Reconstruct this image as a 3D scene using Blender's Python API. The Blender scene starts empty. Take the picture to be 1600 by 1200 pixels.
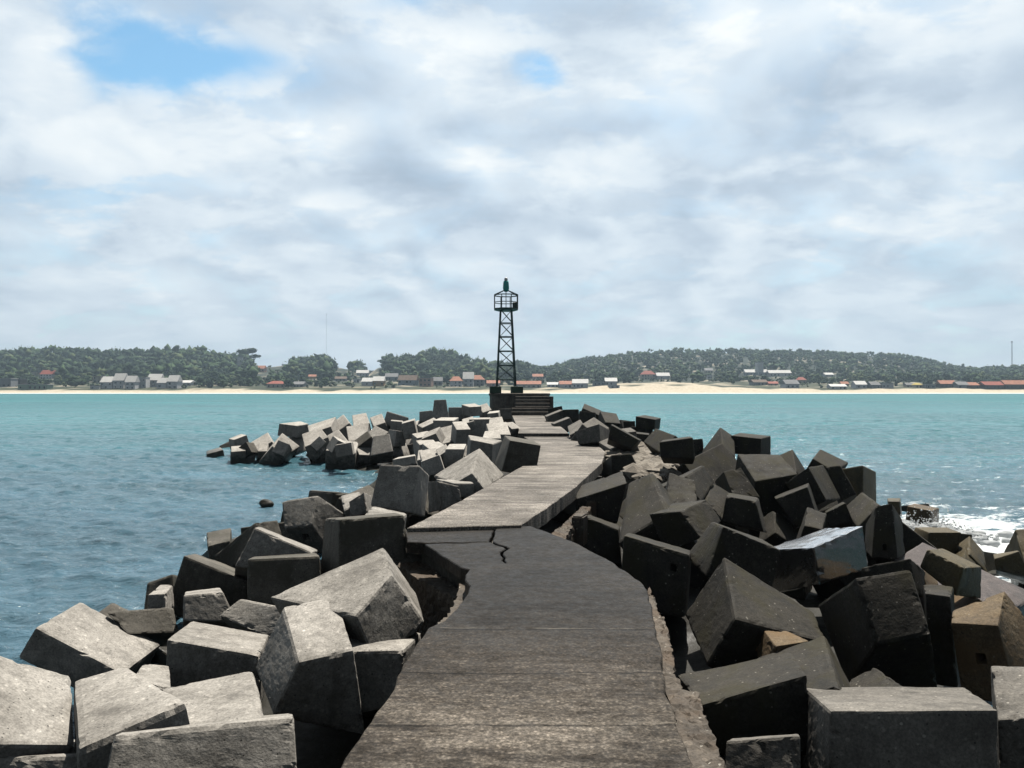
import bpy, bmesh, math, random
import numpy as np
from mathutils import Vector, noise
random.seed(5)
RNG = np.random.default_rng(5)
scene = bpy.context.scene
COL = scene.collection

# ------------------------------------------------------------------ data
BLOCKS = {
 'A1': ('dry', [[-3.659,7.227,0.526],[-3.707,8.134,0.507],[-4.476,7.201,0.974],[-4.547,8.097,0.971],[-3.816,7.242,0.202],[-3.933,8.089,0.064],[-4.649,7.214,0.681],[-4.783,8.052,0.553]], None),
 'A2': ('dry', [[-3.129,4.291,1.222],[-2.724,4.794,0.983],[-3.645,5.085,1.519],[-3.121,5.452,1.169],[-3.724,4.168,0.249],[-3.269,4.734,-0.063],[-4.3,5.021,0.54],[-3.697,5.446,0.149]], None),
 'A3a': ('dry', [[-2.45,4.324,1.178],[-1.995,4.712,1.289],[-3.112,5.441,1.151],[-2.83,5.636,1.177],[-2.384,4.298,0.052],[-1.769,4.812,0.148],[-3.022,5.374,-0.049],[-2.565,5.7,0.022]], None),
 'A3b': ('dry', [[-1.985,4.493,1.136],[-1.518,4.733,1.175],[-2.515,5.507,1.064],[-1.946,5.766,1.099],[-1.961,4.41,0.013],[-1.351,4.718,0.051],[-2.49,5.425,-0.066],[-1.781,5.749,-0.02]], None),
 'A4': ('dry', [[-3.132,4.423,1.08],[-2.459,4.762,0.937],[-3.729,5.264,0.798],[-2.884,5.674,0.617],[-3.047,4.326,0.706],[-2.39,4.625,0.535],[-3.63,5.085,0.256],[-2.82,5.461,0.054]], None),
 'A5': ('dry', [[-2.169,4.184,1.325],[-1.277,4.511,1.283],[-2.6,5.074,0.945],[-1.551,5.442,0.907],[-2.16,4.05,1.117],[-1.209,4.341,0.97],[-2.563,4.843,0.518],[-1.474,5.16,0.365]], None),
 'A6': ('dry', [[-1.581,5.69,1.18],[-1.201,5.854,1.217],[-1.933,6.503,1.364],[-1.539,6.699,1.404],[-1.784,5.737,0.742],[-1.138,5.978,0.504],[-2.194,6.526,0.842],[-1.51,6.888,0.605]], None),
 'A7': ('dry', [[-2.946,6.552,1.069],[-2.179,6.629,0.902],[-3.145,7.532,0.932],[-2.419,7.644,0.765],[-2.951,6.526,0.687],[-2.167,6.592,0.473],[-3.186,7.423,0.419],[-2.42,7.535,0.204]], None),
 'A8': ('dry', [[-3.0,7.828,0.9],[-2.412,7.714,0.68],[-2.824,7.984,1.024],[-2.323,7.863,0.968],[-3.169,8.685,0.473],[-2.414,8.591,0.161],[-2.971,8.854,0.786],[-2.255,8.818,0.622]], None),
 'A9': ('dry', [[-1.053,6.722,1.582],[-0.78,6.868,1.119],[-1.247,7.427,1.68],[-0.933,7.581,1.181],[-1.275,6.219,1.365],[-1.092,6.372,0.825],[-2.214,6.998,1.312],[-1.878,7.16,0.561]], None),
 'A10': ('dry', [[-1.313,6.054,1.139],[-0.875,6.187,1.102],[-1.643,7.046,1.121],[-0.829,7.091,0.957],[-1.281,6.017,0.637],[-0.891,6.129,0.686],[-1.583,6.94,0.387],[-0.874,7.015,0.449]], None),
 'A11': ('mid', [[-1.89,8.388,1.784],[-1.2,8.638,1.794],[-2.262,9.293,1.643],[-1.438,9.583,1.663],[-1.867,8.24,0.994],[-1.154,8.498,0.959],[-2.326,9.246,0.914],[-1.425,9.554,0.868]], None),
 'A12': ('mid', [[-2.824,8.191,1.397],[-2.095,8.387,1.389],[-3.108,9.275,1.188],[-2.403,9.459,1.186],[-2.788,8.074,0.932],[-2.027,8.241,0.788],[-3.074,9.11,0.554],[-2.321,9.27,0.423]], None),
 'A13': ('mid', [[-4.104,9.601,1.13],[-3.347,9.73,0.779],[-4.486,10.853,0.892],[-3.733,11.011,0.562],[-4.258,9.42,0.461],[-3.25,9.612,0.065],[-4.671,10.608,0.099],[-3.649,10.831,-0.302]], None),
 'A14': ('dry', [[-3.494,8.172,1.01],[-3.141,8.347,1.002],[-3.87,9.094,0.802],[-3.515,9.24,0.817],[-3.461,8.077,0.77],[-2.96,8.281,0.691],[-3.832,8.943,0.331],[-3.301,9.135,0.287]], None),
 'A15': ('mid', [[-5.035,10.595,0.537],[-4.704,10.654,0.644],[-5.387,11.526,0.236],[-4.849,11.678,0.321],[-4.996,10.401,0.209],[-4.598,10.456,0.143],[-5.325,11.287,-0.325],[-4.714,11.395,-0.374]], None),
 'A15b': ('dry', [[-4.187,8.848,0.834],[-4.013,8.882,0.835],[-4.303,9.389,0.812],[-4.157,9.414,0.811],[-4.2,8.83,0.66],[-4.0,8.866,0.637],[-4.332,9.341,0.53],[-4.126,9.384,0.512]], None),
 'A16': ('mid', [[-3.975,7.94,0.668],[-3.553,8.24,0.592],[-4.248,8.035,0.871],[-3.735,8.342,0.838],[-4.367,8.757,0.25],[-3.888,8.974,0.201],[-4.545,8.85,0.6],[-4.005,9.101,0.612]], None),
 'A17': ('dry', [[-2.808,5.661,1.061],[-2.551,5.747,0.967],[-3.083,6.424,0.91],[-2.897,6.497,0.866],[-3.049,5.424,0.293],[-2.645,5.565,0.169],[-3.324,6.174,0.136],[-2.99,6.298,0.032]], None),
 'A18a': ('mid', [[-5.014,12.625,0.629],[-4.68,12.739,0.693],[-5.351,13.446,0.7],[-4.965,13.578,0.761],[-4.983,12.637,0.374],[-4.645,12.744,0.325],[-5.319,13.452,0.269],[-4.913,13.588,0.235]], None),
 'A18b': ('mid', [[-3.66,10.935,1.31],[-3.495,11.464,1.261],[-4.361,11.205,0.77],[-4.075,11.803,0.809],[-3.702,10.738,0.882],[-3.352,11.353,0.908],[-4.159,11.08,0.526],[-3.849,11.676,0.488]], None),
 'A18c': ('dry', [[-3.094,9.245,1.541],[-2.432,9.328,1.226],[-3.383,10.282,1.373],[-2.632,10.417,1.024],[-3.274,9.059,1.113],[-2.467,9.229,0.949],[-3.631,10.029,0.739],[-2.732,10.25,0.534]], None),
 'A19': ('dry', [[-3.062,11.719,1.134],[-2.898,12.139,0.634],[-3.03,11.996,1.554],[-2.701,12.66,1.127],[-3.531,11.877,1.052],[-3.394,12.311,0.561],[-3.653,12.172,1.435],[-3.442,12.841,0.994]], ('R', 0.42, 0.45, 0.13, 0.13)),
 'A20': ('dry', [[-2.726,12.448,1.233],[-2.54,12.473,1.316],[-2.984,13.353,1.361],[-2.655,13.399,1.429],[-2.536,12.618,0.225],[-2.141,12.678,0.354],[-2.79,13.523,0.342],[-2.275,13.589,0.508]], None),
 'A20g': ('dry', [[-2.386,12.374,1.554],[-2.37,12.969,1.414],[-2.632,12.371,1.395],[-2.693,12.932,1.298],[-2.319,12.301,1.205],[-2.326,12.903,1.126],[-2.598,12.301,1.159],[-2.642,12.883,1.042]], None),
 'A21': ('dry', [[-1.405,11.719,2.04],[-1.358,12.663,1.793],[-2.024,11.763,2.057],[-2.042,12.704,1.833],[-1.521,11.494,1.349],[-1.421,12.538,1.114],[-2.142,11.569,1.446],[-2.15,12.587,1.222]], None),
 'A21j': ('dry', [[-1.871,9.657,1.617],[-1.432,9.678,1.546],[-1.951,10.77,1.577],[-1.469,10.777,1.458],[-2.197,9.559,0.483],[-1.573,9.587,0.355],[-2.284,10.679,0.421],[-1.609,10.693,0.283]], None),
 'A22': ('dry', [[-1.274,13.084,1.645],[-0.907,13.266,1.529],[-1.505,13.601,1.573],[-1.136,13.806,1.498],[-1.171,12.973,1.173],[-0.859,13.212,1.281],[-1.479,13.552,1.015],[-1.104,13.775,1.104]], None),
 'A23': ('dry', [[-0.65,15.455,2.028],[-0.146,15.492,1.47],[-1.578,15.37,1.481],[-1.128,15.397,0.74],[-0.727,13.99,1.683],[-0.492,13.982,1.374],[-1.052,13.966,1.496],[-0.84,13.993,1.103]], None),
 'A23k': ('dry', [[-1.006,13.377,1.569],[-0.672,13.528,1.549],[-1.407,14.139,1.556],[-0.785,14.311,1.503],[-0.986,13.342,1.34],[-0.676,13.482,1.307],[-1.383,14.09,1.143],[-0.808,14.252,1.107]], None),
 'A24': ('dry', [[-0.964,17.872,2.035],[-0.449,17.834,1.937],[-1.088,19.049,2.078],[-0.245,19.031,1.941],[-1.015,17.896,1.461],[-0.478,17.865,1.385],[-1.142,19.066,1.499],[-0.291,19.043,1.372]], None),
 'A25': ('mid', [[-0.04,15.86,2.151],[0.602,15.96,2.037],[-0.166,16.862,2.194],[0.484,16.969,2.077],[-0.213,15.827,1.512],[0.48,15.944,1.379],[-0.402,16.886,1.525],[0.348,17.003,1.375]], None),
 'B1': ('grey', [[1.908,4.608,1.275],[2.814,4.445,1.347],[2.102,5.534,1.059],[3.12,5.288,1.154],[1.867,4.509,0.753],[2.768,4.358,0.833],[2.034,5.431,0.478],[3.07,5.184,0.588]], None),
 'B2': ('grey', [[1.255,4.502,1.141],[1.646,4.393,1.219],[1.424,5.012,0.923],[1.832,4.905,1.002],[1.208,4.389,0.909],[1.603,4.271,0.969],[1.373,4.864,0.609],[1.786,4.745,0.667]], None),
 'B3': ('wet', [[1.305,5.347,1.006],[2.063,5.357,1.218],[1.364,6.342,0.845],[2.25,6.196,1.084],[1.396,5.287,0.658],[2.067,5.249,0.7],[1.477,6.219,0.343],[2.271,6.068,0.437]], None),
 'B4': ('wet', [[1.952,5.389,1.014],[2.27,5.317,1.136],[2.067,6.526,0.926],[2.615,6.43,1.156],[2.276,5.292,-0.106],[2.785,5.184,0.105],[2.384,6.404,-0.163],[3.114,6.275,0.136]], None),
 'B4w': ('tan', [[2.215,6.444,1.045],[2.514,6.506,1.069],[2.227,6.792,1.071],[2.441,6.828,1.057],[2.156,6.473,0.776],[2.492,6.547,0.716],[2.164,6.863,0.868],[2.422,6.893,0.811]], None),
 'B5': ('wet', [[1.95,6.715,1.193],[2.84,6.914,0.922],[2.087,7.576,1.565],[2.932,7.449,1.044],[1.736,6.862,0.72],[2.529,7.051,0.268],[1.757,7.834,0.906],[2.591,7.727,0.373]], None),
 'B6': ('wet', [[3.07,6.476,1.037],[3.473,6.364,1.173],[3.035,6.793,1.535],[3.483,6.718,1.63],[3.125,7.146,0.419],[3.904,7.027,0.443],[3.047,7.689,1.044],[3.912,7.615,1.155]], None),
 'B7': ('wet', [[4.283,8.26,1.383],[4.794,8.908,1.098],[3.875,8.537,1.225],[4.323,9.198,0.996],[4.287,8.139,1.025],[4.773,8.81,0.831],[3.868,8.443,0.996],[4.317,9.104,0.741]], None),
 'B8': ('wet', [[4.014,7.47,1.222],[4.202,7.361,1.219],[4.389,8.218,1.121],[4.641,8.079,1.135],[4.015,7.356,0.371],[4.214,7.246,0.384],[4.391,8.111,0.268],[4.658,7.965,0.288]], None),
 'B9': ('tan', [[3.983,6.291,1.269],[4.073,6.166,0.653],[4.323,6.737,1.441],[4.721,6.671,0.91],[3.741,6.542,1.215],[3.816,6.523,0.581],[4.026,7.021,1.178],[4.231,7.05,0.687]], ('R', 0.45, 0.5, 0.07, 0.1)),
 'B10': ('wet', [[3.138,4.983,1.03],[3.333,4.817,1.112],[3.488,5.562,0.926],[3.704,5.471,1.194],[3.533,4.7,0.118],[3.831,4.478,0.367],[3.873,5.341,0.094],[4.275,5.152,0.392]], None),
 'B10b': ('grey', [[3.086,4.87,1.103],[3.352,4.759,1.178],[3.439,5.513,1.217],[3.736,5.328,1.279],[3.129,4.911,0.617],[3.389,4.81,0.668],[3.486,5.56,0.668],[3.781,5.379,0.713]], None),
 'B11': ('wet', [[2.631,5.641,0.865],[2.89,5.627,1.01],[2.719,6.329,0.781],[2.982,6.318,0.929],[2.926,5.517,0.218],[3.282,5.498,0.419],[3.016,6.204,0.13],[3.377,6.189,0.333]], None),
 'B12': ('shine', [[3.627,9.253,1.298],[4.45,9.725,1.475],[3.275,10.076,1.097],[4.256,10.433,1.314],[3.69,9.22,0.85],[4.492,9.667,0.947],[3.386,9.984,0.543],[4.328,10.324,0.711]], None),
 'B13': ('wet', [[2.223,8.097,1.762],[2.842,8.072,1.505],[2.292,8.82,1.685],[2.896,8.826,1.473],[2.026,8.035,1.221],[2.723,8.052,1.071],[2.009,8.9,1.268],[2.767,8.867,1.058]], None),
 'B14': ('wet', [[1.199,8.221,1.641],[1.858,8.041,1.471],[1.404,9.311,1.473],[2.142,9.113,1.285],[1.129,8.086,0.899],[1.784,7.929,0.844],[1.315,9.148,0.619],[2.05,8.976,0.555]], ('R', 0.78, 0.27, 0.05, 0.06)),
 'B15': ('wet', [[2.105,9.617,1.675],[2.351,9.543,1.354],[2.591,10.217,1.737],[2.777,10.157,1.463],[1.771,9.956,1.589],[1.981,9.91,1.073],[2.201,10.566,1.636],[2.387,10.518,1.169]], None),
 'B16': ('wet', [[1.019,12.105,1.477],[1.804,12.04,1.737],[1.043,13.116,1.517],[1.885,13.122,1.816],[1.078,12.129,1.093],[1.661,12.106,1.084],[1.102,13.127,1.019],[1.735,13.132,1.019]], None),
 'B17': ('wet', [[2.115,16.344,1.809],[2.556,16.445,1.84],[2.003,17.31,1.519],[2.6,17.384,1.59],[2.113,16.191,1.407],[2.828,16.24,1.227],[2.005,17.217,1.236],[2.802,17.245,1.053]], None),
 'B18': ('wet', [[1.022,10.747,1.429],[1.473,10.65,1.259],[1.186,11.804,1.288],[1.652,11.7,1.119],[0.786,10.691,1.04],[1.516,10.538,0.771],[0.892,11.732,0.754],[1.654,11.562,0.483]], None),
 'B19': ('wet', [[1.388,10.102,1.172],[2.04,9.915,1.615],[1.717,11.371,1.829],[2.039,11.185,1.998],[2.021,10.444,0.168],[2.834,10.217,0.698],[2.367,11.681,0.745],[2.86,11.414,1.031]], None),
 'B20': ('wet', [[2.189,10.942,1.585],[2.645,10.941,1.585],[2.365,11.541,1.961],[2.736,11.441,1.848],[2.086,11.336,0.874],[2.638,11.344,0.834],[2.27,12.001,1.244],[2.736,11.871,1.13]], None),
 'B21': ('wet', [[2.813,11.408,1.508],[3.253,12.272,1.72],[2.597,11.496,1.909],[3.064,12.304,1.999],[2.195,11.836,0.968],[2.608,12.7,1.158],[1.899,11.955,1.483],[2.344,12.748,1.566]], None),
 'B22': ('wet', [[2.91,11.531,1.526],[3.169,11.479,1.241],[3.205,12.328,1.715],[3.498,12.314,1.546],[2.257,11.98,0.789],[2.684,11.884,0.425],[2.577,12.781,1.003],[2.996,12.769,0.693]], None),
 'B23': ('wet', [[3.575,11.249,1.564],[3.924,12.231,1.478],[3.176,11.393,1.623],[3.476,12.39,1.542],[3.667,11.155,1.126],[4.031,12.111,0.932],[3.102,11.365,1.241],[3.384,12.348,1.045]], None),
 'B24': ('wet', [[4.069,15.335,0.859],[5.235,16.49,1.225],[3.519,15.781,1.708],[4.606,16.85,2.031],[3.375,16.355,-0.242],[4.537,17.521,0.113],[2.75,16.86,0.694],[3.83,17.931,1.011]], None),
 'B25': ('wet', [[4.976,18.359,2.31],[5.328,18.401,2.074],[4.579,18.551,1.708],[4.981,18.594,1.422],[4.766,17.358,1.926],[5.061,17.38,1.655],[4.47,17.576,1.52],[4.833,17.577,1.221]], None),
 'B26': ('wet', [[5.8,17.887,2.059],[6.354,18.849,2.06],[5.197,18.231,2.11],[5.699,19.217,2.119],[5.788,17.886,1.663],[6.355,18.843,1.596],[5.199,18.229,1.674],[5.69,19.212,1.602]], None),
 'B27': ('wet', [[4.293,13.56,1.579],[5.12,13.706,1.696],[4.265,14.552,1.994],[5.069,14.514,1.977],[4.277,13.972,0.311],[5.217,14.145,0.393],[4.245,15.074,0.716],[5.159,15.028,0.717]], None),
 'B28': ('wet', [[6.865,18.795,1.743],[7.294,19.119,1.226],[6.555,18.933,1.573],[6.872,19.298,1.006],[6.648,17.936,1.284],[7.164,18.243,0.599],[6.378,18.072,1.139],[6.749,18.438,0.403]], None),
 'B29': ('wet', [[7.131,18.21,1.568],[7.51,17.894,1.297],[7.653,19.062,1.731],[8.223,18.736,1.418],[7.017,18.348,1.282],[7.381,18.054,0.912],[7.468,19.224,1.303],[7.988,18.93,0.853]], None),
 'B30': ('wet', [[5.405,13.192,1.292],[6.024,14.052,1.204],[5.174,13.403,1.854],[5.781,14.283,1.804],[5.116,13.369,1.096],[5.614,14.274,0.914],[4.825,13.603,1.536],[5.304,14.528,1.4]], None),
 'B31': ('wet', [[5.861,14.381,1.752],[6.108,14.302,1.789],[6.128,15.082,1.538],[6.412,14.991,1.63],[6.066,14.14,1.151],[6.318,14.076,1.281],[6.331,14.824,0.923],[6.64,14.741,1.079]], None),
 'B32': ('olive', [[7.004,15.321,1.692],[7.663,16.157,1.472],[6.658,15.568,1.588],[7.172,16.47,1.367],[6.925,15.137,0.896],[7.584,15.965,0.625],[6.605,15.39,0.923],[7.122,16.292,0.635]], None),
 'B33': ('wet', [[3.577,13.004,1.809],[3.886,13.054,1.88],[3.603,13.667,1.567],[3.991,13.671,1.639],[3.648,12.669,1.453],[4.098,12.684,1.418],[3.699,13.345,0.971],[4.234,13.31,1.02]], None),
 'B34': ('wet', [[4.349,12.687,1.393],[4.819,12.528,1.613],[4.659,13.676,1.301],[5.218,13.491,1.571],[4.64,12.527,0.936],[4.952,12.419,1.079],[4.983,13.502,0.751],[5.398,13.364,0.947]], None),
 'B34g': ('wet', [[4.357,12.781,1.198],[4.693,12.858,0.975],[4.227,12.971,1.056],[4.534,13.061,0.797],[4.208,12.263,0.914],[4.594,12.331,0.637],[3.995,12.496,0.677],[4.359,12.594,0.371]], None),
 'B35': ('wet', [[4.141,10.889,1.274],[4.374,10.808,1.231],[4.377,11.388,1.463],[4.621,11.277,1.389],[4.049,11.128,0.705],[4.369,11.016,0.635],[4.288,11.639,0.888],[4.617,11.487,0.802]], None),
 'B36': ('wet', [[4.944,12.102,1.262],[5.225,12.019,1.434],[5.172,12.721,1.18],[5.449,12.644,1.353],[4.955,12.042,1.03],[5.299,11.927,1.154],[5.207,12.63,0.842],[5.559,12.513,0.966]], None),
 'B37': ('wet', [[5.195,11.56,1.126],[5.491,11.486,1.482],[5.514,12.784,1.225],[5.78,12.695,1.512],[6.056,11.377,0.138],[6.521,11.256,0.648],[6.4,12.591,0.207],[6.817,12.453,0.671]], None),
 'B38': ('wet', [[4.686,9.906,1.692],[4.866,9.832,1.747],[5.022,10.903,1.29],[5.444,10.726,1.4],[4.58,9.784,1.05],[4.857,9.657,1.061],[4.963,10.825,0.938],[5.431,10.594,0.931]], ('R', 0.5, 0.78, 0.08, 0.06)),
 'B39': ('slab', [[5.737,9.237,0.421],[7.041,10.245,0.452],[5.085,10.247,0.929],[5.973,11.174,0.985],[5.324,9.699,-1.239],[6.684,10.766,-1.232],[4.621,10.769,-0.739],[5.569,11.741,-0.665]], None),
 'B40': ('olive', [[4.728,8.032,1.338],[5.198,8.491,1.239],[4.508,8.346,1.465],[4.945,8.827,1.382],[4.644,8.046,1.035],[5.184,8.479,0.885],[4.449,8.391,1.259],[4.866,8.868,1.113]], None),
 'B41': ('olive', [[7.037,12.968,0.791],[7.542,12.888,0.801],[7.227,13.757,0.738],[7.761,13.696,0.742],[7.006,12.949,0.384],[7.483,12.908,0.373],[7.094,13.838,0.379],[7.708,13.719,0.303]], None),
 'B42': ('tan', [[9.506,17.393,0.453],[10.176,18.29,0.379],[9.11,17.702,0.513],[9.738,18.617,0.438],[9.482,17.371,-0.009],[10.148,18.261,-0.133],[9.048,17.702,0.038],[9.661,18.615,-0.092]], None),
 'B43': ('olive', [[9.06,18.511,0.507],[9.288,18.396,0.519],[9.4,19.244,0.482],[9.669,19.11,0.501],[9.073,18.467,0.184],[9.289,18.359,0.198],[9.404,19.19,0.031],[9.682,19.052,0.049]], None),
 'B44': ('olive', [[7.726,12.967,0.735],[7.953,12.934,0.471],[7.617,13.11,0.566],[7.824,13.089,0.316],[7.393,12.408,0.539],[7.675,12.38,0.228],[7.236,12.614,0.31],[7.493,12.594,0.015]], None),
 'B44b': ('olive', [[7.437,12.61,0.615],[7.579,12.593,0.475],[7.341,12.729,0.468],[7.484,12.709,0.322],[7.175,12.16,0.49],[7.378,12.126,0.289],[7.037,12.323,0.289],[7.245,12.29,0.083]], None),
 'B45': ('olive', [[8.083,12.349,0.95],[8.599,12.203,1.042],[8.356,13.059,0.438],[8.959,12.871,0.532],[7.944,11.9,0.503],[8.543,11.68,0.546],[8.215,12.564,-0.198],[8.918,12.3,-0.133]], None),
 'B46': ('olive', [[7.195,11.416,0.518],[7.542,11.138,0.465],[7.196,11.452,0.676],[7.467,11.311,0.822],[7.567,11.997,0.308],[7.931,11.734,0.18],[7.565,12.084,0.611],[7.855,11.925,0.709]], None),
 'B47': ('tan', [[4.758,8.307,0.75],[5.002,8.194,0.954],[5.068,8.944,0.795],[5.2,8.901,0.929],[5.158,8.166,0.157],[5.48,8.021,0.457],[5.463,8.782,0.191],[5.701,8.699,0.405]], None),
 'B48': ('tan', [[4.733,8.71,0.879],[5.115,9.185,0.869],[4.694,8.805,1.131],[5.035,9.254,1.03],[4.268,9.016,0.537],[4.626,9.52,0.501],[4.169,9.174,0.879],[4.524,9.621,0.784]], None),
 'B50': ('wet', [[2.86,14.913,2.181],[3.485,14.784,2.278],[3.09,15.818,2.158],[3.644,15.697,2.247],[2.872,14.868,1.883],[3.512,14.725,1.869],[3.102,15.755,1.684],[3.684,15.616,1.676]], None),
 'B51': ('wet', [[3.484,18.182,1.719],[3.888,18.212,2.108],[3.297,19.327,1.882],[3.621,19.378,2.229],[4.263,18.442,0.76],[4.801,18.483,1.284],[4.081,19.585,0.915],[4.555,19.655,1.388]], None),
 'B52': ('wet', [[4.397,18.752,1.98],[4.64,18.7,2.006],[4.548,19.446,1.858],[4.823,19.384,1.885],[4.399,18.682,1.67],[4.644,18.619,1.699],[4.544,19.343,1.446],[4.837,19.276,1.474]], None),
 'C1': ('wet', [[5.051,27.042,2.143],[5.428,27.987,2.158],[4.397,27.321,2.248],[4.87,28.267,2.267],[5.024,27.065,1.779],[5.384,28.003,1.756],[4.392,27.346,1.804],[4.83,28.271,1.775]], None),
 'C2a': ('wet', [[4.05,27.921,2.037],[4.459,27.866,2.061],[4.147,28.63,1.919],[4.576,28.569,1.945],[4.06,27.849,1.71],[4.468,27.787,1.728],[4.155,28.528,1.495],[4.59,28.464,1.515]], None),
 'C2': ('wet', [[4.294,27.693,1.868],[5.039,27.533,1.82],[4.562,28.907,1.817],[5.286,28.749,1.772],[4.291,27.629,1.488],[4.991,27.477,1.452],[4.53,28.822,1.191],[5.232,28.67,1.153]], None),
 'C3': ('wet', [[3.489,28.632,1.981],[4.073,28.743,1.931],[3.393,29.633,2.377],[4.042,29.695,2.276],[3.226,29.016,0.856],[3.95,29.152,0.78],[3.124,30.047,1.251],[3.917,30.12,1.14]], None),
 'C4': ('wet', [[3.177,34.497,2.365],[3.931,34.398,2.04],[3.359,35.628,2.554],[4.148,35.545,2.221],[3.029,34.565,1.99],[3.726,34.483,1.563],[3.129,35.708,2.009],[3.862,35.64,1.568]], None),
 'C5': ('wet', [[2.796,31.886,2.323],[3.472,31.836,2.25],[2.873,33.054,2.042],[3.597,32.976,1.973],[2.783,31.738,1.782],[3.423,31.678,1.739],[2.844,32.84,1.35],[3.536,32.772,1.305]], None),
 'C6': ('wet', [[2.277,34.466,2.306],[2.998,34.419,2.324],[2.351,35.635,2.05],[3.105,35.58,2.069],[2.272,34.33,1.779],[2.991,34.266,1.787],[2.34,35.437,1.368],[3.1,35.377,1.373]], None),
 'C7': ('grey', [[1.552,34.618,1.983],[2.303,34.661,2.277],[1.498,35.797,1.978],[2.232,35.843,2.273],[1.707,34.581,1.589],[2.487,34.623,1.857],[1.722,35.749,1.386],[2.5,35.793,1.656]], None),
 'C7b': ('wet', [[1.744,37.631,2.266],[2.444,37.614,2.399],[1.799,38.447,2.111],[2.482,38.432,2.241],[1.814,37.539,1.905],[2.513,37.517,2.039],[1.888,38.317,1.641],[2.574,38.301,1.77]], None),
 'C8': ('grey', [[1.66,30.33,1.845],[2.297,30.366,2.089],[1.59,31.511,1.821],[2.271,31.546,2.084],[1.811,30.287,1.505],[2.447,30.324,1.738],[1.818,31.455,1.265],[2.509,31.489,1.522]], None),
 'C9': ('grey', [[1.811,24.205,1.761],[2.297,24.151,2.002],[1.826,25.325,1.989],[2.245,25.295,2.221],[2.295,24.423,0.671],[2.937,24.35,1.002],[2.31,25.54,0.895],[2.898,25.498,1.203]], None),
 'C10': ('grey', [[2.528,23.125,1.827],[3.072,24.099,1.99],[2.13,23.319,2.16],[2.593,24.274,2.337],[2.036,23.544,0.817],[2.582,24.533,0.974],[1.514,23.794,1.23],[1.985,24.75,1.414]], None),
 'C11': ('grey', [[2.396,21.098,2.26],[2.792,21.955,2.054],[1.733,21.381,2.029],[2.099,22.203,1.85],[2.418,21.004,1.767],[2.778,21.834,1.644],[1.842,21.26,1.672],[2.17,22.083,1.515]], None),
 'C13': ('grey', [[2.562,19.813,1.646],[3.222,19.932,1.86],[2.351,20.96,1.768],[2.872,21.117,1.97],[2.869,20.0,0.379],[3.687,20.148,0.66],[2.655,21.153,0.497],[3.344,21.352,0.745]], None),
 'C14': ('wet', [[2.456,19.087,2.33],[3.141,18.925,1.951],[2.619,20.048,2.301],[3.365,19.875,1.889],[2.386,19.053,1.971],[2.935,18.921,1.744],[2.472,20.013,1.779],[3.099,19.876,1.513]], None),
 'C15': ('grey', [[3.297,22.299,1.949],[3.619,22.345,1.985],[3.225,22.849,2.032],[3.535,22.9,2.067],[3.325,22.332,1.65],[3.653,22.382,1.673],[3.255,22.888,1.662],[3.579,22.939,1.686]], None),
 'C16': ('wet', [[3.57,22.669,1.916],[4.022,22.574,1.873],[3.739,23.484,1.915],[4.189,23.388,1.87],[3.548,22.645,1.56],[3.969,22.555,1.503],[3.698,23.455,1.433],[4.128,23.361,1.377]], None),
 'D1': ('pale', [[-14.607,36.695,0.11],[-13.907,36.988,0.3],[-15.04,37.794,0.178],[-14.448,38.062,0.351],[-14.567,36.71,-0.348],[-13.792,37.034,-0.276],[-14.979,37.804,-0.466],[-14.288,38.11,-0.399]], None),
 'D2': ('pale', [[-13.417,37.067,0.778],[-12.917,37.413,0.99],[-14.028,37.99,0.765],[-13.519,38.346,0.989],[-13.368,37.103,0.268],[-12.769,37.503,0.393],[-13.946,38.018,0.187],[-13.34,38.43,0.315]], None),
 'D3': ('pale', [[-11.341,34.099,0.476],[-10.738,34.377,0.88],[-12.087,35.085,0.707],[-11.268,35.429,1.234],[-10.968,34.635,-0.542],[-10.298,34.944,-0.098],[-11.699,35.601,-0.31],[-10.822,35.971,0.252]], None),
 'D4': ('pale', [[-12.186,33.329,0.496],[-11.639,33.554,0.526],[-12.42,33.955,0.694],[-11.928,34.156,0.72],[-12.245,33.521,-0.187],[-11.668,33.759,-0.155],[-12.48,34.147,0.009],[-11.956,34.361,0.037]], None),
 'D5': ('pale', [[-12.359,33.701,0.504],[-11.328,34.054,0.528],[-12.725,34.803,0.42],[-11.711,35.15,0.441],[-12.335,33.628,-0.107],[-11.389,33.946,-0.124],[-12.697,34.709,-0.322],[-11.774,35.02,-0.34]], None),
 'D6': ('pale', [[-11.054,33.375,0.515],[-10.671,33.461,0.512],[-11.205,34.022,0.864],[-10.818,34.108,0.861],[-11.192,33.721,-0.197],[-10.706,33.83,-0.202],[-11.344,34.373,0.153],[-10.854,34.484,0.149]], None),
 'D8': ('pale', [[-11.124,34.814,0.396],[-10.602,34.985,0.597],[-11.481,35.887,0.322],[-10.915,36.076,0.543],[-10.924,34.805,-0.123],[-10.412,34.972,0.078],[-11.23,35.876,-0.34],[-10.666,36.064,-0.12]], None),
 'D9': ('pale', [[-9.712,32.582,0.343],[-9.316,33.781,0.705],[-10.18,32.609,0.799],[-10.059,33.647,1.309],[-10.397,33.072,-0.478],[-10.004,34.242,-0.115],[-10.948,33.097,0.05],[-10.819,34.095,0.551]], None),
 'D10': ('pale', [[-10.152,36.219,1.49],[-9.777,36.943,1.55],[-11.128,36.689,1.574],[-10.344,37.579,1.652],[-10.144,36.255,0.918],[-9.775,36.992,0.997],[-11.243,36.776,0.984],[-10.431,37.687,1.074]], None),
 'D11': ('pale', [[-9.257,35.096,1.175],[-8.314,35.218,1.504],[-9.671,36.309,1.496],[-8.355,36.385,1.912],[-8.943,35.507,0.078],[-7.984,35.631,0.407],[-9.341,36.685,0.383],[-8.025,36.761,0.801]], None),
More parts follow.
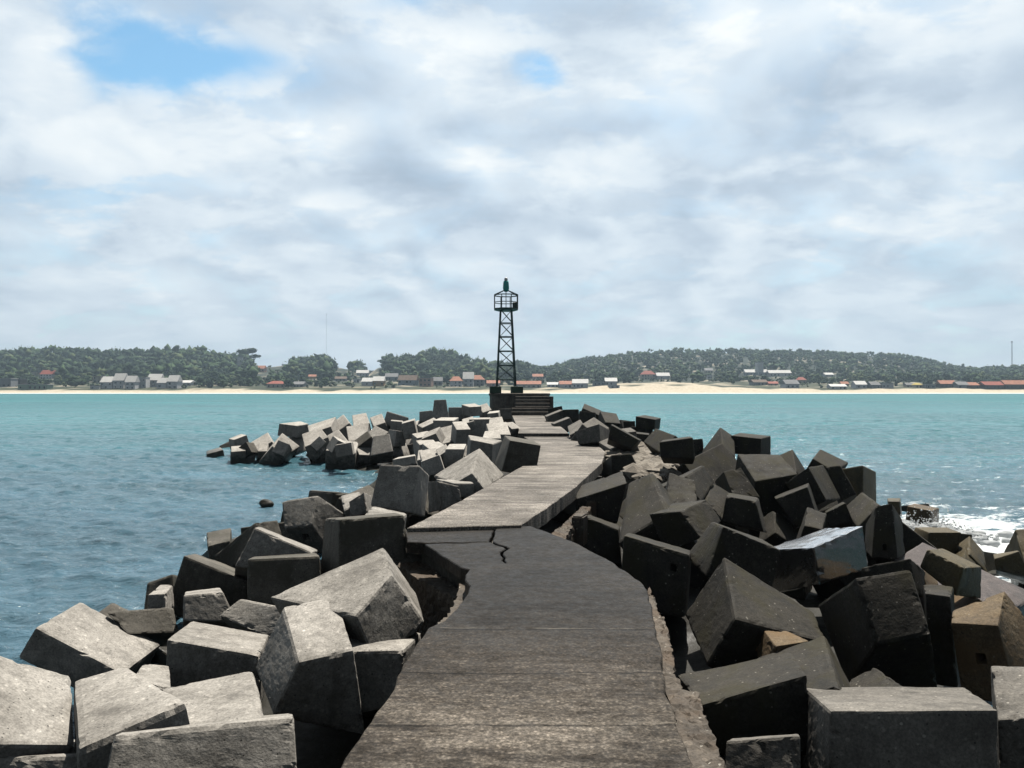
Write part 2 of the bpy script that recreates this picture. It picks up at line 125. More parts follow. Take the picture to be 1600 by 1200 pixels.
 'D12': ('pale', [[-8.911,33.024,0.734],[-7.987,33.366,1.133],[-9.332,34.088,1.222],[-8.559,34.302,1.511],[-8.708,33.568,-0.282],[-7.74,33.927,0.131],[-9.124,34.624,0.189],[-8.302,34.852,0.499]], None),
 'D13': ('pale', [[-8.253,36.107,1.193],[-7.666,36.266,1.623],[-8.843,37.048,1.482],[-8.189,37.282,2.009],[-7.781,36.7,0.237],[-7.119,36.882,0.718],[-8.365,37.631,0.525],[-7.637,37.895,1.096]], None),
 'D14': ('pale', [[-7.538,36.467,1.457],[-6.779,36.651,1.593],[-7.811,37.487,1.956],[-7.15,37.64,2.069],[-7.528,36.996,0.345],[-6.662,37.206,0.498],[-7.801,38.018,0.825],[-7.029,38.198,0.957]], None),
 'D15': ('pale', [[-7.322,34.403,0.89],[-6.566,34.451,0.921],[-7.628,35.309,1.506],[-6.613,35.483,1.629],[-7.362,35.066,-0.079],[-6.527,35.121,-0.041],[-7.658,35.95,0.532],[-6.575,36.136,0.66]], None),
 'D16': ('pale', [[-7.824,33.559,0.56],[-7.178,33.753,0.913],[-8.329,34.511,1.131],[-7.842,34.672,1.41],[-7.599,34.237,-0.363],[-6.842,34.463,0.051],[-8.092,35.178,0.184],[-7.488,35.377,0.528]], None),
 'D17': ('pale', [[-8.128,33.174,0.556],[-8.093,33.869,0.692],[-8.478,33.133,0.852],[-8.461,33.819,1.0],[-8.563,33.302,0.01],[-8.529,33.996,0.146],[-8.958,33.256,0.343],[-8.941,33.94,0.491]], None),
 'D18': ('pale', [[-6.291,30.857,0.649],[-6.379,32.006,1.022],[-7.488,30.841,0.767],[-7.331,32.01,1.12],[-6.392,31.207,-0.42],[-6.477,32.337,-0.055],[-7.609,31.191,-0.299],[-7.456,32.341,0.047]], None),
 'D19': ('pale', [[-6.205,31.208,0.552],[-5.453,31.57,0.488],[-6.621,32.045,1.042],[-5.796,32.47,0.988],[-6.528,31.628,-0.439],[-5.719,32.018,-0.508],[-6.946,32.475,0.065],[-6.067,32.929,0.004]], None),
 'D20': ('pale', [[-5.65,30.661,0.545],[-4.758,30.795,0.715],[-5.619,31.142,1.32],[-4.986,31.226,1.416],[-5.843,31.358,0.131],[-4.932,31.685,0.184],[-5.829,31.859,0.88],[-5.15,32.087,0.901]], None),
 'D21': ('pale', [[-6.096,33.862,0.791],[-5.479,34.125,1.313],[-6.694,34.644,1.043],[-6.221,34.983,1.563],[-5.658,34.478,-0.089],[-4.988,34.764,0.488],[-6.265,35.268,0.168],[-5.737,35.643,0.735]], None),
 'D22': ('pale', [[-6.24,38.329,2.131],[-5.155,38.388,1.804],[-6.383,39.489,1.817],[-5.317,39.544,1.496],[-6.405,38.124,1.494],[-5.435,38.167,1.192],[-6.577,39.227,1.081],[-5.631,39.271,0.787]], None),
 'D23': ('pale', [[-5.915,37.516,1.677],[-5.332,37.598,1.62],[-6.087,38.652,1.709],[-5.489,38.743,1.662],[-5.972,37.484,1.156],[-5.397,37.566,1.098],[-6.166,38.61,1.021],[-5.564,38.701,0.959]], None),
 'D24': ('pale', [[-6.804,37.78,1.381],[-6.25,37.905,1.584],[-7.193,38.784,1.784],[-6.598,38.914,1.997],[-6.602,38.289,0.274],[-5.911,38.447,0.522],[-6.99,39.297,0.671],[-6.258,39.457,0.931]], None),
 'D25': ('pale', [[-4.876,32.357,1.476],[-4.466,32.591,1.377],[-5.336,33.218,1.472],[-4.822,33.465,1.378],[-4.947,32.347,0.787],[-4.523,32.585,0.806],[-5.389,33.191,0.813],[-4.872,33.441,0.809]], None),
 'D26': ('pale', [[-4.612,32.122,1.781],[-4.108,32.173,1.914],[-4.771,33.173,1.794],[-4.192,33.235,1.953],[-4.504,32.12,1.099],[-3.948,32.175,1.183],[-4.647,33.171,1.026],[-4.01,33.238,1.125]], None),
 'D27': ('pale', [[-3.885,38.313,2.689],[-3.296,38.38,2.709],[-4.003,39.465,2.388],[-3.394,39.528,2.408],[-3.972,38.084,1.792],[-3.119,38.163,1.759],[-4.089,39.198,1.458],[-3.211,39.272,1.428]], None),
 'D28': ('pale', [[-5.024,41.659,2.007],[-4.32,41.744,2.078],[-5.158,42.822,1.717],[-4.429,42.912,1.785],[-5.009,41.508,1.47],[-4.268,41.572,1.491],[-5.134,42.605,1.032],[-4.36,42.684,1.051]], None),
 'D29': ('pale', [[-3.341,40.313,2.272],[-2.237,40.396,2.28],[-3.409,41.553,1.986],[-2.338,41.629,1.995],[-3.337,40.147,1.647],[-2.19,40.23,1.673],[-3.401,41.325,1.213],[-2.281,41.408,1.237]], None),
 'D30': ('pale', [[-2.161,39.018,2.312],[-1.564,39.304,2.346],[-2.631,39.921,2.419],[-1.947,40.249,2.476],[-2.138,39.072,1.814],[-1.533,39.364,1.858],[-2.606,39.986,1.856],[-1.915,40.317,1.904]], None),
 'D31': ('pale', [[-1.523,39.872,1.996],[-1.061,39.999,2.145],[-1.791,40.521,2.352],[-1.329,40.637,2.493],[-1.451,40.288,1.269],[-0.915,40.436,1.439],[-1.72,40.944,1.622],[-1.183,41.08,1.785]], None),
 'D32': ('pale', [[-3.246,31.439,1.944],[-2.384,31.281,1.935],[-3.007,32.545,2.025],[-2.24,32.4,2.026],[-3.18,31.458,1.265],[-2.414,31.309,1.308],[-2.946,32.548,1.24],[-2.262,32.419,1.277]], None),
 'D33': ('pale', [[-2.597,28.568,1.166],[-2.073,28.605,1.307],[-2.808,29.607,1.721],[-2.275,29.633,1.847],[-2.455,29.16,0.089],[-1.752,29.211,0.272],[-2.666,30.208,0.641],[-1.955,30.241,0.816]], None),
 'D34': ('pale', [[-1.999,27.688,1.752],[-1.493,27.828,1.763],[-2.231,28.598,2.001],[-1.745,28.754,2.023],[-2.053,27.836,1.176],[-1.587,27.985,1.147],[-2.303,28.747,1.344],[-1.829,28.901,1.319]], None),
 'D35': ('pale', [[-1.605,28.667,2.087],[-0.794,28.671,2.101],[-1.585,29.825,2.102],[-0.825,29.826,2.115],[-1.58,28.648,1.432],[-0.87,28.649,1.409],[-1.566,29.792,1.333],[-0.901,29.792,1.311]], None),
 'D36': ('pale', [[-0.705,23.908,1.816],[-0.031,23.951,1.79],[-0.838,24.798,2.1],[-0.177,24.953,2.155],[-0.794,24.258,0.689],[0.001,24.307,0.686],[-0.93,25.171,0.998],[-0.151,25.356,1.041]], None),
 'D36b': ('pale', [[-0.823,27.36,1.958],[-0.295,27.369,2.027],[-0.827,28.141,2.153],[-0.369,28.148,2.212],[-0.763,27.556,1.157],[-0.155,27.567,1.236],[-0.767,28.337,1.344],[-0.227,28.345,1.414]], None),
 'D37': ('pale', [[0.003,28.551,1.729],[0.341,29.102,1.75],[-0.279,28.764,1.961],[0.027,29.294,1.972],[-0.115,28.653,1.364],[0.198,29.201,1.351],[-0.487,28.9,1.556],[-0.187,29.436,1.549]], None),
 'D38': ('pale', [[-0.805,20.612,1.88],[-0.294,20.586,1.894],[-0.756,21.372,2.047],[-0.348,21.383,2.078],[-0.807,20.793,1.07],[-0.203,20.762,1.096],[-0.76,21.548,1.232],[-0.254,21.562,1.263]], None),
 'D39': ('pale', [[-2.311,21.614,1.507],[-1.81,21.835,1.565],[-2.629,22.406,1.632],[-2.155,22.607,1.678],[-2.322,21.738,0.596],[-1.733,21.998,0.659],[-2.644,22.54,0.714],[-2.081,22.778,0.772]], None),
 'D40': ('pale', [[-2.391,20.403,1.287],[-1.903,20.515,1.432],[-2.583,21.288,1.499],[-2.125,21.354,1.601],[-2.256,20.63,0.364],[-1.652,20.769,0.528],[-2.448,21.528,0.56],[-1.876,21.61,0.702]], None),
 'D41': ('pale', [[-1.94,20.262,1.442],[-1.726,20.274,1.582],[-2.075,20.845,1.569],[-1.797,20.844,1.726],[-1.667,20.438,0.895],[-1.371,20.454,1.079],[-1.802,21.021,1.021],[-1.449,21.019,1.231]], None),
 'D42': ('pale', [[-1.734,20.066,1.649],[-1.247,20.072,1.645],[-1.728,21.135,1.704],[-1.249,21.137,1.706],[-1.844,20.061,1.174],[-1.411,20.067,1.132],[-1.872,21.123,1.098],[-1.423,21.126,1.04]], None),
 'D43': ('pale', [[-2.263,19.14,1.407],[-1.814,19.197,1.572],[-2.39,20.143,1.316],[-1.895,20.207,1.496],[-2.159,19.089,1.016],[-1.675,19.143,1.171],[-2.24,20.065,0.77],[-1.697,20.133,0.943]], None),
 'D44': ('pale', [[-2.773,22.395,1.136],[-2.235,22.444,1.268],[-2.855,23.358,1.356],[-2.362,23.369,1.449],[-2.639,22.608,0.168],[-1.976,22.669,0.318],[-2.72,23.583,0.374],[-2.104,23.597,0.503]], None),
 'D45': ('pale', [[-4.564,32.709,0.159],[-4.415,33.811,0.167],[-4.823,32.752,0.828],[-4.662,33.867,0.844],[-5.606,32.856,-0.302],[-5.452,33.96,-0.291],[-5.897,32.904,0.468],[-5.742,34.023,0.482]], None),
 'D46': ('pale', [[-3.542,28.624,1.392],[-2.962,28.809,1.495],[-3.855,29.548,1.494],[-3.261,29.741,1.601],[-3.46,28.76,0.391],[-2.788,28.973,0.51],[-3.773,29.687,0.494],[-3.088,29.909,0.616]], None),
 'D47': ('pale', [[-3.239,26.892,1.265],[-2.69,27.039,1.365],[-3.479,27.747,1.357],[-2.92,27.891,1.456],[-3.153,27.009,0.373],[-2.526,27.177,0.486],[-3.393,27.866,0.465],[-2.757,28.03,0.578]], None),
 'D48': ('pale', [[-4.098,26.307,0.801],[-3.318,26.356,0.936],[-4.082,27.377,0.785],[-3.448,27.405,0.893],[-4.049,26.27,0.527],[-3.27,26.317,0.659],[-4.011,27.316,0.301],[-3.35,27.347,0.414]], None),
 'D49': ('pale', [[-3.867,33.025,1.555],[-3.194,33.203,1.871],[-4.212,34.119,1.622],[-3.485,34.307,1.961],[-3.461,33.218,0.46],[-2.705,33.418,0.811],[-3.805,34.312,0.527],[-2.998,34.521,0.902]], None),
 'D50': ('pale', [[-1.828,28.554,1.911],[-1.409,28.583,2.038],[-1.914,29.228,2.071],[-1.496,29.247,2.19],[-1.674,28.731,1.223],[-1.188,28.765,1.367],[-1.759,29.408,1.379],[-1.275,29.43,1.519]], None),
 'D51': ('grey', [[-0.635,35.491,2.305],[-0.045,35.503,2.327],[-0.648,36.406,2.153],[-0.049,36.414,2.176],[-0.644,35.391,1.822],[-0.004,35.397,1.834],[-0.658,36.273,1.566],[0.001,36.279,1.578]], None),
 'D52': ('pale', [[-1.07,33.149,2.159],[-0.593,33.1,2.209],[-1.008,33.855,2.234],[-0.538,33.807,2.283],[-1.05,33.164,1.827],[-0.548,33.113,1.859],[-0.983,33.869,1.803],[-0.481,33.819,1.835]], None),
 'DX0': ('mid', [[-6.066,32.231,1.471],[-6.632,32.125,1.043],[-5.812,31.762,1.253],[-6.378,31.656,0.824],[-5.789,32.593,1.016],[-6.354,32.487,0.587],[-5.535,32.124,0.797],[-6.101,32.018,0.369]], None),
 'DX1': ('pale', [[-6.229,30.124,1.151],[-6.853,30.059,1.047],[-6.161,29.425,1.175],[-6.785,29.36,1.071],[-6.149,30.115,0.679],[-6.773,30.05,0.574],[-6.081,29.416,0.703],[-6.705,29.352,0.598]], None),
 'DX2': ('pale', [[-9.943,33.114,0.805],[-10.145,32.881,0.326],[-9.888,32.507,1.077],[-10.089,32.274,0.598],[-9.452,33.075,0.617],[-9.653,32.842,0.139],[-9.396,32.468,0.889],[-9.597,32.235,0.41]], None),
 'DX3': ('pale', [[-8.422,33.774,0.951],[-8.774,33.553,0.588],[-8.333,33.235,1.193],[-8.685,33.014,0.83],[-8.102,33.706,0.682],[-8.454,33.486,0.32],[-8.014,33.167,0.925],[-8.365,32.946,0.562]], None),
 'DX4': ('mid', [[-11.545,34.332,0.824],[-11.691,33.775,0.9],[-11.258,34.197,0.385],[-11.404,33.64,0.461],[-11.965,34.402,0.527],[-12.111,33.845,0.604],[-11.678,34.266,0.089],[-11.824,33.709,0.165]], None),
 'DX5': ('pale', [[-7.169,30.751,1.362],[-7.441,30.727,0.87],[-6.833,30.244,1.2],[-7.105,30.22,0.708],[-6.876,31.001,1.188],[-7.148,30.977,0.696],[-6.54,30.494,1.026],[-6.812,30.47,0.534]], None),
 'DX6': ('pale', [[-2.636,28.137,1.842],[-3.178,28.295,1.619],[-2.732,27.51,1.63],[-3.273,27.668,1.407],[-2.439,28.243,1.438],[-2.98,28.402,1.215],[-2.535,27.616,1.226],[-3.076,27.774,1.003]], None),
}
FILLERS = [
 [[-2.102,7.585,0.811],[-2.141,7.074,0.163],[-1.369,7.203,1.069],[-1.407,6.692,0.421],[-1.705,8.074,0.402],[-1.743,7.563,-0.246],[-0.971,7.692,0.66],[-1.009,7.181,0.012]],
 [[2.945,9.714,0.429],[2.357,10.259,-0.058],[2.359,9.065,0.41],[1.771,9.61,-0.077],[3.313,9.404,-0.362],[2.725,9.949,-0.849],[2.727,8.756,-0.381],[2.14,9.301,-0.868]],
 [[-0.672,8.279,-0.405],[-1.022,7.919,0.447],[-1.368,7.837,-0.878],[-1.718,7.477,-0.026],[-1.2,9.011,-0.313],[-1.55,8.651,0.539],[-1.896,8.569,-0.786],[-2.246,8.209,0.066]],
 [[-2.319,8.578,-0.467],[-2.515,8.559,0.267],[-1.973,7.938,-0.391],[-2.169,7.92,0.343],[-2.873,8.259,-0.623],[-3.069,8.24,0.111],[-2.526,7.62,-0.547],[-2.722,7.601,0.188]],
 [[-0.74,8.367,0.107],[-0.854,9.168,0.568],[-0.623,7.938,0.881],[-0.737,8.738,1.342],[-1.484,8.238,0.147],[-1.598,9.038,0.608],[-1.367,7.809,0.921],[-1.481,8.609,1.382]],
 [[5.214,10.682,0.54],[5.026,11.362,0.38],[4.878,10.736,1.164],[4.69,11.415,1.004],[4.678,10.47,0.269],[4.49,11.15,0.109],[4.342,10.524,0.894],[4.154,11.203,0.734]],
 [[1.633,14.157,1.203],[1.235,13.519,1.236],[2.104,13.841,0.761],[1.706,13.203,0.793],[1.292,14.344,0.707],[0.894,13.706,0.74],[1.762,14.028,0.264],[1.364,13.39,0.297]],
 [[2.924,10.734,0.278],[2.481,10.192,0.459],[3.052,10.41,-0.375],[2.609,9.869,-0.193],[2.41,11.065,0.013],[1.967,10.524,0.194],[2.538,10.742,-0.64],[2.095,10.2,-0.459]],
 [[6.224,32.733,0.388],[5.777,33.221,-0.183],[5.593,32.767,0.912],[5.145,33.255,0.341],[5.943,32.123,0.088],[5.495,32.61,-0.483],[5.311,32.157,0.612],[4.863,32.644,0.041]],
 [[-2.145,10.505,0.36],[-2.206,9.608,0.936],[-1.369,10.802,0.904],[-1.43,9.905,1.48],[-1.603,10.11,-0.198],[-1.664,9.213,0.378],[-0.827,10.407,0.346],[-0.888,9.51,0.922]],
 [[-1.851,8.647,-0.293],[-2.613,9.084,0.1],[-2.345,7.9,-0.42],[-3.107,8.336,-0.027],[-2.079,8.926,-1.045],[-2.841,9.362,-0.652],[-2.573,8.178,-1.172],[-3.335,8.615,-0.779]],
 [[1.076,15.009,0.254],[0.612,14.325,0.158],[1.171,14.824,1.112],[0.707,14.14,1.017],[1.651,14.638,0.11],[1.187,13.955,0.015],[1.747,14.453,0.969],[1.283,13.77,0.873]],
 [[-3.952,34.126,0.897],[-4.909,33.843,0.727],[-3.706,33.83,0.006],[-4.663,33.548,-0.165],[-4.121,34.872,0.604],[-5.078,34.589,0.433],[-3.875,34.577,-0.288],[-4.832,34.294,-0.458]],
 [[-1.855,10.065,1.006],[-1.886,9.654,0.251],[-1.166,9.69,1.182],[-1.197,9.279,0.426],[-1.46,10.637,0.679],[-1.491,10.226,-0.077],[-0.771,10.263,0.854],[-0.802,9.852,0.099]],
 [[2.981,12.62,-0.086],[2.971,12.06,-0.844],[2.343,12.091,0.314],[2.333,11.53,-0.444],[3.527,12.195,0.221],[3.517,11.634,-0.537],[2.889,11.665,0.621],[2.879,11.105,-0.137]],
 [[-1.904,12.888,1.255],[-2.653,13.061,1.337],[-2.005,12.825,0.464],[-2.754,12.998,0.545],[-1.769,13.505,1.189],[-2.518,13.678,1.271],[-1.869,13.443,0.398],[-2.618,13.616,0.479]],
 [[4.559,11.688,0.541],[4.182,11.05,0.87],[4.469,11.331,-0.252],[4.093,10.693,0.077],[3.875,12.048,0.456],[3.499,11.41,0.786],[3.785,11.691,-0.337],[3.409,11.053,-0.007]],
 [[-4.179,9.621,-0.622],[-4.468,8.966,-0.465],[-3.934,9.676,0.055],[-4.223,9.021,0.213],[-3.614,9.328,-0.803],[-3.903,8.673,-0.646],[-3.369,9.383,-0.125],[-3.657,8.728,0.032]],
 [[-10.966,37.476,0.675],[-11.276,36.505,0.641],[-10.121,37.193,1.028],[-10.431,36.222,0.994],[-10.67,37.408,-0.087],[-10.981,36.437,-0.121],[-9.826,37.125,0.266],[-10.136,36.154,0.232]],
 [[2.778,25.116,-0.299],[2.103,24.931,0.03],[2.505,24.877,-0.994],[1.829,24.692,-0.665],[2.541,25.758,-0.426],[1.865,25.574,-0.097],[2.268,25.52,-1.122],[1.592,25.335,-0.793]],
 [[-10.701,41.402,-0.165],[-11.045,42.032,-0.123],[-11.265,41.074,0.144],[-11.609,41.703,0.186],[-10.974,41.294,-0.777],[-11.318,41.923,-0.735],[-11.537,40.965,-0.467],[-11.881,41.595,-0.426]],
 [[-5.449,39.385,0.834],[-5.683,38.968,0.292],[-4.96,38.916,0.983],[-5.194,38.499,0.441],[-5.038,39.684,0.426],[-5.272,39.267,-0.116],[-4.549,39.215,0.575],[-4.783,38.798,0.033]],
 [[-4.637,14.355,0.628],[-4.756,13.434,0.783],[-3.651,14.253,0.776],[-3.77,13.332,0.931],[-4.54,14.219,-0.11],[-4.659,13.297,0.045],[-3.554,14.116,0.038],[-3.673,13.195,0.193]],
 [[-3.175,14.576,0.496],[-3.524,13.615,0.378],[-2.667,14.276,1.444],[-3.016,13.315,1.326],[-2.415,14.358,0.02],[-2.764,13.397,-0.097],[-1.907,14.058,0.968],[-2.256,13.097,0.851]],
 [[5.52,13.107,-0.066],[5.273,12.131,0.346],[5.675,12.624,-1.118],[5.427,11.648,-0.706],[4.65,13.247,-0.257],[4.403,12.271,0.154],[4.804,12.764,-1.309],[4.557,11.788,-0.897]],
 [[7.384,36.346,-0.34],[6.843,36.059,0.006],[7.174,36.009,-0.947],[6.633,35.722,-0.601],[7.015,36.854,-0.495],[6.474,36.567,-0.149],[6.805,36.517,-1.102],[6.264,36.23,-0.756]],
 [[-1.816,14.286,1.629],[-2.49,14.422,1.225],[-1.583,13.752,1.06],[-2.257,13.888,0.657],[-1.464,14.86,1.234],[-2.138,14.995,0.831],[-1.231,14.326,0.666],[-1.905,14.461,0.262]],
 [[0.747,15.491,-0.237],[0.681,15.544,0.61],[1.495,15.3,-0.167],[1.429,15.353,0.68],[0.562,14.781,-0.206],[0.496,14.834,0.64],[1.31,14.589,-0.137],[1.245,14.642,0.71]],
 [[-3.018,15.372,1.15],[-3.231,14.822,0.519],[-2.583,14.794,1.507],[-2.795,14.244,0.876],[-2.441,15.577,0.777],[-2.653,15.028,0.146],[-2.005,14.999,1.134],[-2.217,14.45,0.503]],
 [[9.141,13.625,-0.602],[8.907,13.748,0.105],[9.264,12.936,-0.441],[9.03,13.059,0.266],[8.571,13.485,-0.766],[8.338,13.608,-0.059],[8.695,12.796,-0.605],[8.461,12.919,0.102]],
 [[2.641,14.231,1.412],[2.489,15.006,1.42],[2.096,14.131,0.786],[1.944,14.906,0.794],[3.119,14.329,0.979],[2.968,15.104,0.987],[2.575,14.229,0.353],[2.423,15.004,0.361]],
 [[2.083,11.645,0.475],[1.345,11.065,0.079],[2.622,11.627,-0.506],[1.884,11.048,-0.901],[1.594,12.462,0.191],[0.856,11.883,-0.205],[2.133,12.445,-0.79],[1.395,11.865,-1.185]],
 [[-3.572,15.816,-0.237],[-4.476,16.07,0.051],[-3.347,15.601,0.658],[-4.251,15.856,0.946],[-3.833,15.026,-0.36],[-4.737,15.281,-0.072],[-3.609,14.812,0.535],[-4.513,15.066,0.823]],
 [[5.964,12.965,1.056],[5.788,12.243,0.878],[6.54,12.937,0.597],[6.363,12.215,0.419],[5.574,13.185,0.553],[5.397,12.463,0.375],[6.15,13.157,0.094],[5.973,12.435,-0.084]],
 [[5.278,16.365,0.19],[5.081,15.784,0.83],[6.058,16.354,0.42],[5.861,15.773,1.06],[5.414,15.78,-0.3],[5.216,15.199,0.34],[6.193,15.768,-0.07],[5.996,15.187,0.57]],
 [[7.412,16.413,-0.29],[7.16,16.8,0.537],[7.31,15.565,0.076],[7.058,15.952,0.903],[6.562,16.405,-0.545],[6.31,16.792,0.282],[6.46,15.557,-0.179],[6.208,15.944,0.648]],
 [[0.713,35.983,0.226],[0.173,36.776,-0.056],[0.408,36.128,1.215],[-0.132,36.921,0.932],[0.009,35.454,0.087],[-0.53,36.247,-0.195],[-0.295,35.6,1.076],[-0.835,36.392,0.793]],
 [[2.532,17.145,0.933],[2.352,17.791,1.154],[1.884,16.938,1.014],[1.704,17.583,1.235],[2.404,17.313,0.338],[2.224,17.958,0.559],[1.755,17.105,0.419],[1.576,17.751,0.64]],
 [[5.263,15.063,0.716],[5.141,15.813,0.482],[4.566,15.11,1.229],[4.444,15.86,0.995],[4.878,14.843,0.213],[4.756,15.593,-0.021],[4.181,14.89,0.726],[4.059,15.64,0.492]],
 [[-1.506,31.341,0.456],[-2.474,31.299,0.722],[-1.297,30.721,1.116],[-2.266,30.679,1.383],[-1.652,30.607,-0.189],[-2.62,30.565,0.078],[-1.443,29.986,0.472],[-2.411,29.944,0.738]],
 [[2.649,6.83,-0.357],[2.523,6.315,0.305],[2.056,6.459,-0.759],[1.929,5.944,-0.097],[2.19,7.281,-0.094],[2.064,6.766,0.568],[1.596,6.91,-0.495],[1.47,6.395,0.166]],
 [[11.262,20.719,0.131],[10.448,20.278,0.146],[11.356,20.512,-0.808],[10.543,20.071,-0.793],[10.845,21.48,-0.079],[10.032,21.039,-0.064],[10.94,21.274,-1.018],[10.126,20.833,-1.003]],
 [[7.234,16.583,0.668],[7.17,17.145,1.246],[6.482,16.593,0.576],[6.418,17.155,1.153],[7.296,17.053,0.218],[7.232,17.615,0.796],[6.544,17.063,0.125],[6.48,17.625,0.703]],
 [[-0.176,10.169,0.409],[-0.531,10.395,-0.226],[-0.706,9.694,0.535],[-1.06,9.921,-0.1],[0.155,9.706,0.059],[-0.2,9.932,-0.576],[-0.375,9.232,0.186],[-0.73,9.458,-0.449]],
 [[-4.982,14.975,-0.704],[-5.465,15.091,0.138],[-4.37,14.329,-0.265],[-4.853,14.444,0.578],[-5.574,14.252,-0.945],[-6.057,14.367,-0.103],[-4.962,13.605,-0.505],[-5.445,13.721,0.337]],
 [[-15.427,43.023,-0.209],[-15.718,43.604,-0.547],[-15.827,43.138,0.332],[-16.118,43.719,-0.006],[-15.888,42.642,-0.468],[-16.179,43.223,-0.806],[-16.288,42.756,0.072],[-16.578,43.337,-0.265]],
 [[8.59,14.331,0.225],[8.257,14.232,-0.55],[8.666,13.473,0.302],[8.333,13.374,-0.473],[9.23,14.363,-0.054],[8.896,14.264,-0.83],[9.306,13.504,0.023],[8.973,13.405,-0.752]],
 [[5.161,33.659,1.832],[4.667,33.101,1.905],[5.355,33.4,1.169],[4.861,32.842,1.243],[4.733,34.003,1.572],[4.239,33.445,1.645],[4.926,33.744,0.909],[4.433,33.186,0.983]],
 [[-0.608,10.366,0.491],[-1.119,9.743,0.257],[-0.347,10.439,-0.272],[-0.858,9.816,-0.507],[-1.142,10.856,0.355],[-1.653,10.233,0.12],[-0.881,10.928,-0.409],[-1.392,10.306,-0.643]],
 [[-3.092,15.236,1.113],[-3.193,15.06,0.052],[-3.841,14.496,1.308],[-3.942,14.319,0.247],[-2.479,14.627,1.156],[-2.58,14.451,0.095],[-3.229,13.887,1.351],[-3.33,13.71,0.289]],
 [[3.973,26.193,-0.239],[3.537,26.328,0.724],[3.43,25.303,-0.36],[2.994,25.437,0.603],[3.209,26.717,-0.658],[2.773,26.852,0.305],[2.665,25.827,-0.78],[2.229,25.961,0.183]],
 [[-0.184,12.971,0.249],[-0.805,12.914,0.592],[0.115,12.672,0.74],[-0.505,12.616,1.084],[-0.29,12.392,-0.038],[-0.911,12.336,0.306],[0.009,12.094,0.454],[-0.611,12.037,0.797]],
 [[-4.278,9.64,-0.536],[-5.151,9.827,-0.203],[-4.052,9.275,0.263],[-4.924,9.462,0.596],[-4.566,8.818,-0.83],[-5.438,9.005,-0.497],[-4.34,8.453,-0.031],[-5.212,8.64,0.302]],
 [[-0.696,11.272,0.416],[-1.47,11.411,0.773],[-1.029,10.534,-0.017],[-1.802,10.673,0.34],[-0.89,11.704,-0.173],[-1.663,11.844,0.184],[-1.223,10.966,-0.606],[-1.996,11.105,-0.249]],
 [[-5.884,14.458,-0.25],[-6.029,13.55,-0.008],[-4.872,14.307,-0.211],[-5.018,13.398,0.03],[-5.885,14.215,-1.166],[-6.031,13.306,-0.924],[-4.874,14.063,-1.127],[-5.019,13.154,-0.886]],
 [[9.107,15.266,0.303],[8.758,14.615,0.438],[9.01,15.155,-0.479],[8.661,14.504,-0.343],[8.467,15.615,0.332],[8.118,14.963,0.468],[8.37,15.504,-0.449],[8.021,14.852,-0.314]],
 [[0.288,40.162,0.76],[-0.357,39.508,0.2],[0.914,39.299,1.046],[0.269,38.645,0.485],[0.797,40.288,0.027],[0.151,39.634,-0.533],[1.423,39.425,0.313],[0.777,38.771,-0.248]],
 [[-4.503,42.812,0.675],[-5.255,43.048,0.702],[-4.541,42.597,1.458],[-5.294,42.833,1.485],[-4.73,42.109,0.47],[-5.483,42.345,0.498],[-4.769,41.894,1.253],[-5.522,42.13,1.281]],
 [[-0.879,13.646,-0.302],[-1.336,14.3,0.236],[-1.588,12.933,-0.036],[-2.045,13.587,0.501],[-1.315,13.849,-0.918],[-1.771,14.503,-0.381],[-2.024,13.136,-0.653],[-2.48,13.79,-0.115]],
]

# ------------------------------------------------------------------ helpers
def tag(o, label=None, cat=None, group=None, kind=None):
    if label: o['label'] = label
    if cat: o['category'] = cat
    if group: o['group'] = group
    if kind: o['kind'] = kind
    return o

def link(name, me, mats, parent=None, loc=None, smooth=False):
    o = bpy.data.objects.new(name, me)
    COL.objects.link(o)
    for m in (mats if isinstance(mats, (list, tuple)) else [mats]):
        me.materials.append(m)
    if parent is not None: o.parent = parent
    if loc is not None: o.location = loc
    if smooth:
        me.polygons.foreach_set('use_smooth', [True] * len(me.polygons))
    return o

def empty(name, loc, rz=0):
    o = bpy.data.objects.new(name, None)
    COL.objects.link(o); o.location = loc; o.rotation_euler = (0, 0, rz)
    o.empty_display_size = .2
    return o

def mesh(name, verts, faces):
    me = bpy.data.meshes.new(name)
    me.from_pydata([tuple(v) for v in verts], [], [tuple(f) for f in faces])
    me.update()
    return me

def bm_mesh(name, bm):
    me = bpy.data.meshes.new(name); bm.to_mesh(me); bm.free(); me.update()
    return me

def fast_mesh(name, V, F, mi=None):
    """V (n,3), F (m,k) numpy arrays, all faces with k corners."""
    me = bpy.data.meshes.new(name)
    V = np.asarray(V, np.float32); F = np.asarray(F, np.int32)
    m, k = F.shape
    me.vertices.add(len(V)); me.vertices.foreach_set('co', V.ravel())
    me.loops.add(m * k); me.loops.foreach_set('vertex_index', F.ravel())
    me.polygons.add(m)
    me.polygons.foreach_set('loop_start', np.arange(0, m * k, k, dtype=np.int32))
    me.polygons.foreach_set('loop_total', np.full(m, k, np.int32))
    if mi is not None: me.polygons.foreach_set('material_index', np.asarray(mi, np.int32))
    me.update(calc_edges=True); me.validate()
    return me

def add_box(bm, c, s, rz=0, mat=None):
    r = bmesh.ops.create_cube(bm, size=1)
    vs = r['verts']
    ca, sa = math.cos(rz), math.sin(rz)
    for v in vs:
        x, y, z = v.co.x * s[0], v.co.y * s[1], v.co.z * s[2]
        v.co = (c[0] + x * ca - y * sa, c[1] + x * sa + y * ca, c[2] + z)
    return vs

